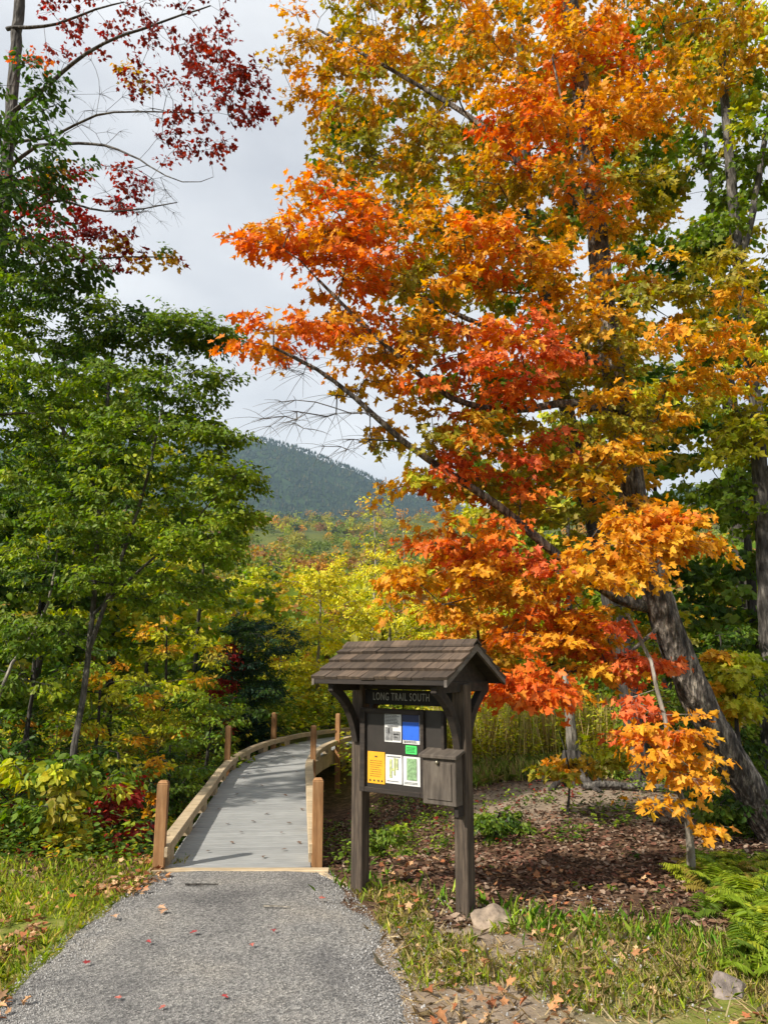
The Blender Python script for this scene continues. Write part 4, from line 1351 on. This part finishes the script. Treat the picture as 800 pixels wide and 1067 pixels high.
# right woods
simple_tree('hardwood_tree', 600, 17, 420, 2.2, 'ol:.4,yg:.3,gr:.3', 'olive green tree behind the leaning maple trunk', n=90, leaf=.15, sr=.55)
simple_tree('hardwood_tree', 700, 15, 380, 2.2, 'gr:.5,dg:.4,ol:.1', 'dark green tree right of the maple trunk', n=96, leaf=.14, sr=.55)
simple_tree('hardwood_tree', 800, 14, 300, 2.3, 'gr:.6,dg:.4', 'deep green tree filling the right edge', n=100, leaf=.14, sr=.55)
simple_tree('hardwood_tree', 660, 21, 100, 3.2, 'ol:.4,gr:.6', 'very tall olive tree at the back right', n=110, leaf=.18, sr=.7)
simple_tree('hardwood_tree', 790, 20, 0, 3.4, 'gr:.7,ol:.3', 'very tall green tree at the back right corner', n=120, leaf=.18, sr=.7)
simple_tree('hardwood_tree', 530, 23, 470, 2.4, 'yg:.5,ol:.3,go:.2', 'yellowing tree beyond the goldenrod field', n=80, leaf=.17, sr=.6)
simple_tree('hardwood_tree', 620, 26, 560, 2.6, 'gr:.4,yg:.6', 'low spreading tree at the far side of the goldenrod', n=80, leaf=.18, sr=.65)
simple_tree('shrub', 690, 12.5, 660, 1.1, 'gr:.5,lg:.3,dg:.2', 'green shrub behind the leaning trunk foot', leaf=.09, n=70, sr=.32, tmpl=T_OVAL, cat='shrub', low=.05)
simple_tree('shrub', 765, 10.5, 650, .9, 'dg:.4,gr:.6', 'shaded green shrub right of the trunk', leaf=.09, n=64, sr=.3, tmpl=T_OVAL, cat='shrub', low=.05)
simple_tree('young_maple', 775, 9.3, 675, .5, 'yg:.6,go:.3,lg:.1', 'small maple with yellow green leaves at right edge under the trunk', leaf=.10, n=26, sr=.24, tmpl=T_MAPLE, cat='tree', low=.55)
simple_tree('shrub', 630, 13.5, 690, .7, 'lg:.5,gr:.5', 'bright green shrub at the right end of the goldenrod', leaf=.09, n=40, sr=.28, tmpl=T_OVAL, cat='shrub', low=.1)
simple_tree('shrub', 790, 8.2, 820, .7, 'gr:.6,dg:.4', 'dark leafy bush under the maple base at right edge', leaf=.08, n=56, sr=.24, tmpl=T_OVAL, cat='shrub', low=.05)
simple_tree('shrub', 520, 8.4, 845, .35, 'gr:.6,dg:.4', 'small green bush right of the kiosk in the litter', leaf=.06, n=26, sr=.14, tmpl=T_OVAL, cat='shrub', low=.05)
simple_tree('shrub', 400, 7.8, 855, .3, 'gr:.7,lg:.3', 'small green bush showing under the notice board', leaf=.05, n=20, sr=.12, tmpl=T_OVAL, cat='shrub', low=.05)

# snag between the weeds
sp_ = np.array([2.95, 12.0, gh(2.95, 12.0)])
rt = empty('snag', tuple(sp_)); tag(rt, 'pale broken trunk standing in the goldenrod', 'dead tree')
Q = smooth_path([(0, 0, 0), (-.03, 0, .6), (-.06, .02, 1.2), (-.07, 0, 1.6)], .15, .006)
V, Lp, S_ = tube_arrays([Q], [np.linspace(.10, .055, len(Q))], [10])
np_mesh('trunk', V, Lp, S_, BARK_LIGHT, rt, smooth=True)
# fallen log and root stump
sp_ = np.array([2.55, 10.6, gh(2.55, 10.6)])
rt = empty('tree_stump', tuple(sp_)); tag(rt, 'rough dark stump with roots beside the dirt trail', 'stump')
V, Lp, S_ = tube_arrays([smooth_path([(0, 0, -.05), (0, 0, .2), (.02, 0, .42)], .08, .01)] +
                        [smooth_path([(0, 0, .2), (math.cos(a) * .3, math.sin(a) * .3, .08), (math.cos(a) * .55, math.sin(a) * .55, -.06)], .1, .01) for a in (0, 1.1, 2.6, 3.9, 5.2)],
                        [np.linspace(.2, .13, len(smooth_path([(0, 0, -.05), (0, 0, .2), (.02, 0, .42)], .08)))] +
                        [np.linspace(.08, .03, len(smooth_path([(0, 0, .2), (math.cos(a) * .3, math.sin(a) * .3, .08), (math.cos(a) * .55, math.sin(a) * .55, -.06)], .1))) for a in (0, 1.1, 2.6, 3.9, 5.2)],
                        [12] + [6] * 5)
np_mesh('wood', V, Lp, S_, BARK_DARK, rt, smooth=True)
sp_ = np.array([3.2, 10.2, gh(3.2, 10.2) + .05])
rt = empty('fallen_log', tuple(sp_)); tag(rt, 'grey fallen log lying by the dirt trail', 'log')
Q = smooth_path([(-.6, .05, .0), (0, 0, .02), (.9, -.15, .01)], .15, .01)
V, Lp, S_ = tube_arrays([Q], [np.linspace(.05, .03, len(Q))], [10])
np_mesh('wood', V, Lp, S_, BARK_GREY, rt, smooth=True)

# trees standing behind the viewpoint and to its left: they throw the dappled shade on path and deck
for i, (x, y, h, w, n_, lbl) in enumerate([(-9.2, -2.6, 9.5, 1.3, 26, 'young maple behind the viewpoint to the left'), (-9.0, 8.5, 8.0, 2.0, 60, 'broad maple deep in the left woods')]):
    b = np.array([x, y, gh(x, y)])
    lo = [(b + np.array([math.cos(k * 2.3) * w * .5, math.sin(k * 2.3) * w * .5, h * (.5 + .07 * k)]), (w, w, h * .1), n_ // 6, 'gr:.6,ol:.4') for k in range(6)]
    grow('maple_tree', b, [([b, b + [0, 0, h * .5], b + [.1, 0, h * .95]], .11, .02)], lo, None, .12, 50, .42, T_MAPLE_LOW, BARK_GREY, lbl, tip=.004, trunk_sides=8)


# ------------------------------------------------------------------ ground cover
def blades(name, n, gen, hmin, hmax, cols, label, lean=.45, tmpl=T_BLADE, mat=None, wide=1.0):
    x, y = gen(n)
    n = len(x)
    z = ground_h(x, y)
    ax = np.stack([RNG.normal(0, lean, n), RNG.normal(0, lean, n), np.ones(n)], -1)
    a = RNG.uniform(0, 6.28, n)
    nr = np.stack([np.cos(a), np.sin(a), RNG.uniform(0, .5, n)], -1)
    sz = RNG.uniform(hmin, hmax, n)
    c = np.array(cols)
    k = RNG.integers(0, len(c), n)
    cc = c[k] * RNG.uniform(.7, 1.25, (n, 1))
    o = leaves(name, np.stack([x, y, z], -1), ax, nr, sz, np.clip(cc, .003, .8), tmpl, mat or GRASSM)
    tag(o, label, kind='stuff')
    return o


def nz2(x, y, s, o):
    return np.array([noise.noise(Vector((a * s, b_ * s, o))) for a, b_ in zip(x, y)])


GREENS = [(.26, .40, .02), (.38, .50, .03), (.48, .52, .04), (.17, .28, .02), (.52, .44, .12)]


def g_left(n):
    x = RNG.uniform(-6, -1.6, n); y = RNG.uniform(2.2, 7.9, n)
    k = ~on_path(x, y, -.03) & (x < -1.65 + .06 * np.sin(y * 5)) & (nz2(x, y, 1.6, 0) > -.30 + .35 * (y > 6.6))
    return x[k], y[k]


blades('grass', 52000, g_left, .03, .085, GREENS, 'short sunlit green grass left of the path')


def g_right(n):
    x = RNG.uniform(-.4, 4.5, n); y = RNG.uniform(3.2, 5.9, n)
    v = nz2(x, y, 1.5, 3)
    d = x - (.15)
    lim = 5.15 - .10 * x + .35 * nz2(x, y, 1.1, 8)
    k = ~on_path(x, y, .02) & (y < lim + .6 * (x < .3)) & (v > .20 - .62 * np.clip((x - .6) / 1.2, 0, 1) - .25 * (y > 4.9))
    return x[k], y[k]


blades('grass', 46000, g_right, .025, .075, GREENS + [(.52, .43, .18), (.60, .48, .24), (.48, .40, .16)], 'patchy green grass right of the path')


def clump(n, pts, s):
    i = RNG.integers(0, len(pts), n)
    p = np.array(pts)[i]
    return p[:, 0] + RNG.normal(0, s, n), p[:, 1] + RNG.normal(0, s, n)


def g_dry(n):
    x = RNG.uniform(-.3, 4.0, n); y = RNG.uniform(2.9, 5.5, n)
    k = ~on_path(x, y, -.06)
    return x[k], y[k]


blades('dry_grass', 5200, g_dry, .03, .12, [(.56, .44, .24), (.44, .33, .17), (.64, .54, .34), (.36, .26, .13)],
       'dead straw lying over the sandy ground right of the path', 2.6, wide=.6)

tall_pts = [(1.75, 4.75), (1.6, 4.95), (1.95, 4.6), (.95, 5.0), (1.1, 4.85), (1.3, 5.05), (.85, 5.2), (2.1, 4.35), (.45, 5.55), (-.1, 5.9)]
blades('tall_grass', 620, lambda n: clump(n, tall_pts, .13), 05e-2, .13, [(.18, .40, .03), (.26, .46, .04), (.36, .48, .06)],
       'taller bright grass tufts along the litter edge', .35)


def g_weedy(n):
    x = RNG.uniform(-6, 5, n); y = RNG.uniform(5.6, 12.5, n)
    right = x > .2
    v = nz2(x, y, .9, 12)
    deck = (np.abs(x - np.interp(y, BR[:, 1], BR[:, 0])) < .72) & (y > 6.2)
    k = ~deck & ~on_path(x, y, .05) & np.where(right, v > .17 - .25 * (y > 9), v > -.1)
    return x[k], y[k]


def sprigs(name, n, gen, hmin, hmax, palette, label, leaf=.05, per=9, tmpl=T_OVAL, spread=.09):
    """small leafy seedlings"""
    x, y = gen(n)
    n = len(x)
    z = ground_h(x, y)
    h = RNG.uniform(hmin, hmax, n)
    t = RNG.uniform(.15, 1, (n, per))
    a = RNG.uniform(0, 6.28, (n, per))
    r = RNG.uniform(.2, 1, (n, per)) * spread * (h[:, None] / .25) ** .5
    lx = RNG.normal(0, .12, n); ly = RNG.normal(0, .12, n)
    pos = np.stack([x[:, None] + lx[:, None] * t * h[:, None] + np.cos(a) * r, y[:, None] + ly[:, None] * t * h[:, None] + np.sin(a) * r,
                    z[:, None] + t * h[:, None]], -1).reshape(-1, 3)
    ax = np.stack([np.cos(a), np.sin(a), RNG.uniform(-.5, .5, (n, per))], -1).reshape(-1, 3)
    nr = RNG.normal(0, .35, (n * per, 3)) + [0, 0, 1]
    keys = pick_pal(palette, n)
    col = leaf_colors(keys, per)
    o = leaves(name, pos, ax, nr, leaf * RNG.uniform(.6, 1.3, n * per), col, tmpl, LEAF)
    tag(o, label, kind='stuff')


sprigs('undergrowth', 2600, g_weedy, .05, .28, 'gr:.5,dg:.3,lg:.15,rd:.05', 'low leafy undergrowth scattered on the forest floor')


def g_lbank(n):
    x = RNG.uniform(-7, -1.8, n); y = RNG.uniform(6.6, 15, n)
    br = np.interp(y, BR[:, 1], BR[:, 0])
    k = (x < br - .75) & ~((x > -3.4) & (y < 7.0) & (RNG.random(n) < .7))
    return x[k], y[k]


sprigs('undergrowth', 5200, g_lbank, .1, .55, 'dg:.40,gr:.32,rd:.12,lg:.06,yg:.05,og:.05', 'tangled dark undergrowth on the bank left of the boardwalk', leaf=.065, per=14, spread=.14)


def g_far(n):
    x = RNG.uniform(-12, 16, n); y = RNG.uniform(14, 30, n)
    k = np.min(np.hypot(x[:, None] - BR[None, ::3, 0], y[:, None] - BR[None, ::3, 1]), axis=1) > .9
    return x[k], y[k]


sprigs('brush', 6500, g_far, .3, 1.3, 'yg:.35,gr:.3,lg:.2,ol:.15', 'yellow green brush covering the ground beyond the gully', leaf=.13, per=14, spread=.3)


# goldenrod field
def g_rod(n):
    x = RNG.uniform(.9, 8, n); y = RNG.uniform(12.4, 15, n)
    k = RNG.random(n) < np.clip((y - 12.2) / 1.2, .1, 1)
    return x[k], y[k]


blades('goldenrod', 9000, g_rod, .5, 1.25, [(.66, .56, .20), (.50, .56, .12), (.60, .42, .20), (.74, .62, .30)], 'standing goldenrod stalks going brown behind the trail', .10,
       (np.array([(-.006, 0, 0), (.006, 0, 0), (.005, .55, -.01), (0, 1, -.04), (-.005, .55, -.01)]), [[0, 1, 2, 3, 4]]))
sprigs('goldenrod', 5200, g_rod, .4, 1.2, 'yg:.6,ye:.2,ol:.1,lg:.1', 'goldenrod leaves and seed heads behind the trail', leaf=.085, per=16, tmpl=T_OVAL_THIN, spread=.07)
blades('meadow_grass', 15000, lambda n: (RNG.uniform(.9, 7, n), RNG.uniform(11.0, 13.2, n)), .06, .28, [(.36, .46, .07), (.48, .48, .14), (.58, .46, .20), (.26, .38, .06)],
       'pale meadow grass between dirt trail and goldenrod', .4)


# ferns, lower right bank
def ferns(n):
    fx, fy = [], []
    while len(fx) < n:
        x = random.uniform(1.75, 4.6); y = random.uniform(4.2, 6.9)
        if x > 1.85 + .2 * abs(math.sin(y * 3)) + max(0, y - 4.8) * .32:
            fx.append(x); fy.append(y)
    pos, ax, nr, sz, col, ch = [], [], [], [], [], []
    for x, y in zip(fx, fy):
        g = random.choice([(.20, .30, .02), (.28, .38, .03), (.38, .44, .035), (.12, .20, .02), (.30, .24, .05)])
        z = gh(x, y)
        for k in range(random.randint(6, 9)):
            a = random.uniform(0, 6.28)
            L_ = random.uniform(.13, .28)
            up = random.uniform(.55, 1.3)
            d = np.array([math.cos(a), math.sin(a), 0])
            m_ = 15
            for i in range(1, m_):
                t = i / m_
                p = np.array([x, y, z]) + d * L_ * t + np.array([0, 0, L_ * (up * t - .75 * t * t)])
                w = L_ * .42 * math.sin(math.pi * min(1, t * .9 + .12)) * (1 - .35 * t) + .008
                for sg in (-1, 1):
                    pos.append(p); ax.append(np.array([-d[1], d[0], 0]) * sg + d * .35 + [0, 0, -.15])
                    nr.append([random.gauss(0, .2), random.gauss(0, .2), 1]); sz.append(w)
                    col.append(np.array(g) * random.uniform(.8, 1.2))
            ch.append(np.array([np.array([x, y, z]) + d * L_ * t + np.array([0, 0, L_ * (up * t - .75 * t * t)]) for t in (0, .3, .6, 1)]))
    T_P = _half([(.10, .15), (.10, .55)])
    o = leaves('ferns', np.array(pos), np.array(ax), np.array(nr), np.array(sz), np.array(col), T_P, LEAF)
    tag(o, 'bank of yellow green ferns at lower right', kind='stuff')


ferns(260)


# fallen leaf litter
def litter(name, n, gen, label, cols, smin=.03, smax=.075, tmpl=T_OVAL, lift=.012):
    x, y = gen(n)
    n = len(x)
    z = ground_h(x, y) + RNG.uniform(.004, lift + .012, n)
    a = RNG.uniform(0, 6.28, n)
    ax = np.stack([np.cos(a), np.sin(a), RNG.normal(0, .3, n)], -1)
    nr = np.stack([RNG.normal(0, .4, n), RNG.normal(0, .4, n), np.ones(n)], -1)
    c = np.array(cols)[RNG.integers(0, len(cols), n)] * RNG.uniform(.65, 1.3, (n, 1))
    o = leaves(name, np.stack([x, y, z], -1), ax, nr, RNG.uniform(smin, smax, n), np.clip(c, .003, .7), tmpl, DRY)
    tag(o, label, kind='stuff')


BROWN = [(.11, .06, .038), (.17, .10, .06), (.24, .16, .11), (.08, .045, .03), (.32, .24, .18), (.20, .09, .06)]


def g_lit(n):
    x = RNG.uniform(-4, 6, n); y = RNG.uniform(4.9, 12.5, n)
    deck = (np.abs(x - np.interp(y, BR[:, 1], BR[:, 0])) < .6) & (y > 6.2)
    edge = 5.25 - .12 * x + .3 * nz2(x, y, 1.1, 8)
    trail = (y > 9.3) & (x > .8)
    k = ~deck & ~on_path(x, y, .08) & np.where(x > .1, y > edge, y > 6.0) & (~trail | (RNG.random(n) < .25))
    return x[k], y[k]


litter('leaf_litter', 52000, g_lit, 'brown fallen leaves carpeting the shaded forest floor', BROWN)


def g_edge(n):
    y = RNG.uniform(2.6, 6.6, n)
    l, r = path_edges(y)
    side = RNG.random(n) < .6
    x = np.where(side, l + RNG.normal(-.1, .12, n), r + RNG.uniform(.1, 2.4, n))
    k = nz2(x, y, 1.4, 20) > -.05
    return x[k], y[k]


litter('fallen_leaves', 2600, g_edge, 'tan and orange fallen leaves along both path edges',
       [(.45, .22, .10), (.50, .30, .16), (.38, .14, .06), (.30, .18, .10), (.55, .36, .2)], .03, .06, T_MAPLE, .05)


def g_lawn(n):
    x = RNG.uniform(-5, -1.9, n); y = RNG.uniform(3, 7, n)
    return x, y


litter('fallen_leaves', 420, g_lawn, 'scattered dry leaves in the left grass', [(.45, .22, .10), (.42, .13, .05), (.35, .24, .12)], .03, .06, T_MAPLE, .06)

# single red and brown leaves lying on path and deck
leaf_me = {}


def one_leaf(x, y, z, s, a, colr, label, group, name='fallen_leaf'):
    if colr not in leaf_me:
        tv, tf = T_MAPLE
        me = bpy.data.meshes.new(name)
        me.from_pydata([tuple(v) for v in tv], [], [tuple(f) for f in tf])
        mm = mat_plain('leaf_' + str(len(leaf_me)), colr, .6, .25, 40)
        me.materials.append(mm)
        leaf_me[colr] = me
    o = bpy.data.objects.new(name, leaf_me[colr])
    COL.objects.link(o)
    o.location = (x, y, z); o.scale = (s, s, s); o.rotation_euler = (random.uniform(-.15, .15), random.uniform(-.2, .2), a)
    tag(o, label, 'leaf', group)


def ground_pt(px, py):
    u = (px - 400) / FPX; v = (533.5 - py) / FPX
    d = np.array([u, math.cos(PITCH) - v * math.sin(PITCH), math.sin(PITCH) + v * math.cos(PITCH)])
    t = -1.58 / d[2]
    return t * d[0], t * d[1]


for (px, py) in [(88, 1009), (125, 1046), (172, 1054), (285, 973), (205, 975), (153, 985), (262, 988), (333, 940), (231, 1043)]:
    x, y = ground_pt(px, py)
    one_leaf(x, y, gh(x, y) + .045, random.uniform(.032, .045), random.uniform(0, 6), (.30, .03, .03) if py % 2 else (.40, .11, .08),
             'small red fallen leaf lying on the gravel path', 'red leaves on the gravel')
for (px, py) in [(165, 949), (172, 952), (155, 930), (118, 958)]:
    x, y = ground_pt(px, py)
    one_leaf(x, y, gh(x, y) + .045, .06, random.uniform(0, 6), (.45, .26, .15), 'tan curled leaf on the gravel near the left edge', 'tan leaves on the gravel')
for (px, py) in [(271, 820), (308, 806), (246, 829), (280, 805), (265, 838), (295, 870), (298, 888), (236, 861), (299, 860), (284, 795), (262, 858), (215, 890), (310, 880), (280, 850), (255, 812), (296, 830), (240, 880), (315, 845), (228, 845), (304, 790), (275, 895), (250, 870)]:
    x, y = ground_pt(px, py)
    one_leaf(x, y, .045, random.uniform(.035, .055), random.uniform(0, 6), (.13, .07, .04), 'dark brown leaf lying on the grey deck', 'brown leaves on the deck')
x, y = ground_pt(288, 948)
mb = MB(); mb.beam((-.09, .01, 0), (.0, 0, .004), .009, .009); mb.beam((0, 0, .004), (.09, -.012, 0), .007, .007)
o = mb.build('twig', BARK_LIGHT); o.location = (x, y, gh(x, y) + .04); tag(o, 'short pale twig lying on the gravel', 'twig')
x, y = ground_pt(210, 925)
mb = MB(); mb.beam((-.12, .01, 0), (.0, 0, .004), .012, .01); mb.beam((0, 0, .004), (.12, .012, 0), .009, .007)
o = mb.build('twig', BARK_DARK); o.location = (x, y, gh(x, y) + .04); tag(o, 'dark stick on the gravel just before the deck', 'twig')


# ------------------------------------------------------------------ far forest
def far_forest():
    # hardwood crowns on the lower slopes
    n = 3600
    r = 32 * (1450 / 32) ** (RNG.random(n) ** .75)
    az = RNG.uniform(R(-30), R(28), n)
    x = r * np.sin(az); y = r * np.cos(az)
    k = ~((r < 45) & (np.abs(az) < R(30)) & (RNG.random(n) < .3))
    x, y, r = x[k], y[k], r[k]
    z = ground_h(x, y)
    n = len(x)
    keys = np.array(['og', 'ol', 'gr', 'yg', 'or', 'lg', 'go', 'ru', 'sp'])
    v = nz2(x, y, .012, 4)
    P = np.array([[.20, .20, .10, .06, .05, .04, .02, .28, .05], [.10, .34, .22, .10, .02, .08, .01, .10, .05]])
    pos, ax, nr, sz, col = [], [], [], [], []
    for i in range(n):
        pr = P[0] if v[i] > 0 else P[1]
        key = RNG.choice(keys, p=pr / pr.sum())
        s = RNG.uniform(2.0, 3.6) if r[i] < 150 else RNG.uniform(3.2, 5.5) * (1 if r[i] < 700 else 1.4)
        if r[i] < 70: s = RNG.uniform(1.4, 2.4)
        m_ = 380 if r[i] < 90 else (230 if r[i] < 250 else (110 if r[i] < 700 else 45))
        lobes_ = RNG.normal(0, .38, (5, 3)) * s
        lobes_[:, 2] = np.abs(lobes_[:, 2]) * .9 + s * .9
        li = RNG.integers(0, 5, m_)
        d = unit(RNG.normal(0, 1, (m_, 3))) * RNG.uniform(.5, 1, (m_, 1)) ** .5
        p = lobes_[li] + d * s * np.array([.55, .55, .55])
        p[:, 2] = np.maximum(p[:, 2], s * .15)
        pos.append(p + [x[i], y[i], z[i]])
        ax.append(RNG.normal(0, 1, (m_, 3)))
        nr.append(d + RNG.normal(0, .5, (m_, 3)) + [0, 0, .4])
        sz.append(s * RNG.uniform(.11, .22, m_) * (1.0 if r[i] < 250 else 1.5))
        a_, b_ = np.array(PAL[key])
        cc = a_ + (b_ - a_) * RNG.random()
        cc = cc * .72 + np.array([.17, .17, .04]) * .28
        col.append(np.clip(cc * RNG.uniform(.8, 1.15) * RNG.uniform(.88, 1.12, (m_, 1)), .003, .8))
    pos = np.concatenate(pos)
    o = leaves('far_forest', pos, np.concatenate(ax), np.concatenate(nr), np.concatenate(sz), np.concatenate(col), T_QUAD, LEAF)
    tag(o, 'autumn hardwood forest covering the lower hillside', kind='stuff')
    # spruce spires on the mountain
    n = 24000
    r = 850 + 1150 * RNG.random(n) ** .7
    az = RNG.uniform(R(-26), R(20), n)
    x = r * np.sin(az); y = r * np.cos(az)
    z = ground_h(x, y)
    m_ = 6
    h = RNG.uniform(6, 11, n)
    w = h * RNG.uniform(.18, .34, n)
    t = np.arange(m_) * 2 * math.pi / m_
    ring = np.stack([x[:, None] + w[:, None] * np.cos(t), y[:, None] + w[:, None] * np.sin(t), np.repeat((z + h * .05)[:, None], m_, 1)], -1)
    top = np.stack([x, y, z + h], -1)[:, None, :]
    V = np.concatenate([ring, top], 1)
    f = np.array([[i, (i + 1) % m_, m_] for i in range(m_)]).ravel()
    loops = (np.arange(n)[:, None] * 7 + f[None, :]).ravel()
    c = np.array([(.015, .036, .026), (.022, .048, .028), (.04, .062, .032), (.09, .09, .04)])
    k = RNG.choice(4, n, p=[.4, .3, .2, .1])
    cc = c[k] * RNG.uniform(.7, 1.3, (n, 1))
    o = np_mesh('far_spruce_forest', V.reshape(-1, 3), loops, np.arange(n * m_) * 3, LEAF, None, np.repeat(cc, 7, axis=0))
    tag(o, 'dark spruce forest covering the distant mountain', kind='stuff')


far_forest()

# ------------------------------------------------------------------ haze
mb = MB()
mb.box((0, 0, 330), (6400, 6400, 760 + 100))
m = bpy.data.materials.new('thin_haze'); m.use_nodes = True
nt = m.node_tree; nt.nodes.clear()
out = nt.nodes.new('ShaderNodeOutputMaterial')
pv = nt.nodes.new('ShaderNodeVolumePrincipled')
pv.inputs['Color'].default_value = (.56, .78, 1.0, 1)
pv.inputs['Density'].default_value = .00014
pv.inputs['Anisotropy'].default_value = .2
nt.links.new(pv.outputs[0], out.inputs['Volume'])
hz = mb.build('haze', m)
tag(hz, 'thin blue autumn haze in the air', kind='stuff')

# ------------------------------------------------------------------ light, sky, camera
SUN = Vector((-.80, -.60, 0)).normalized()
ELEV = R(40)
w = bpy.data.worlds.new('World')
scene.world = w
w.use_nodes = True
nt = w.node_tree
nt.nodes.clear()
out = nt.nodes.new('ShaderNodeOutputWorld')
bg = nt.nodes.new('ShaderNodeBackground')
bg.inputs['Strength'].default_value = .075
sky = nt.nodes.new('ShaderNodeTexSky')
sky.sky_type = 'NISHITA'
sky.sun_disc = False
sky.sun_elevation = ELEV
sky.sun_rotation = math.atan2(SUN.x, SUN.y)
sky.dust_density = 2.0
tc = nt.nodes.new('ShaderNodeTexCoord')
mp = nt.nodes.new('ShaderNodeMapping')
mp.inputs['Scale'].default_value = (1, 1, 2.2)
nt.links.new(tc.outputs['Generated'], mp.inputs[0])
n1 = nt.nodes.new('ShaderNodeTexNoise')
n1.inputs['Scale'].default_value = 2.6; n1.inputs['Detail'].default_value = 6; n1.inputs['Roughness'].default_value = .5
nt.links.new(mp.outputs[0], n1.inputs['Vector'])
cl = nt.nodes.new('ShaderNodeValToRGB')
cl.color_ramp.elements[0].position = .34; cl.color_ramp.elements[0].color = (6.0, 6.15, 6.55, 1)
cl.color_ramp.elements[1].position = .66; cl.color_ramp.elements[1].color = (9.2, 9.25, 9.35, 1)
nt.links.new(n1.outputs[0], cl.inputs[0])
mx = nt.nodes.new('ShaderNodeMix'); mx.data_type = 'RGBA'
mx.inputs[0].default_value = .93
nt.links.new(sky.outputs[0], mx.inputs[6]); nt.links.new(cl.outputs[0], mx.inputs[7])
nt.links.new(mx.outputs[2], bg.inputs[0])
nt.links.new(bg.outputs[0], out.inputs[0])

sl = bpy.data.lights.new('sun', 'SUN')
sl.energy = 5.0
sl.angle = R(1.2)
sl.color = (1.0, .93, .82)
so = bpy.data.objects.new('sun', sl)
COL.objects.link(so)
d = Vector((SUN.x * math.cos(ELEV), SUN.y * math.cos(ELEV), math.sin(ELEV)))
so.rotation_euler = (-d).to_track_quat('-Z', 'Y').to_euler()
so.location = (-20, -20, 30)

cam = bpy.data.cameras.new('camera')
co = bpy.data.objects.new('camera', cam)
COL.objects.link(co)
co.location = (0, 0, EYE)
co.rotation_euler = (math.pi / 2 + PITCH, 0, 0)
cam.sensor_fit = 'VERTICAL'
cam.sensor_height = 24
cam.lens = 24 * FPX / 1067
cam.clip_end = 9000
cam.clip_start = .05
scene.camera = co

scene.view_settings.view_transform = 'Standard'
scene.view_settings.look = 'None'
scene.view_settings.gamma = 1
scene.view_settings.exposure = .62
c = scene.cycles
c.max_bounces = 5
c.diffuse_bounces = 2
c.glossy_bounces = 2
c.transmission_bounces = 3
c.volume_bounces = 0
c.transparent_max_bounces = 4
c.caustics_reflective = False
c.caustics_refractive = False
c.use_denoising = True
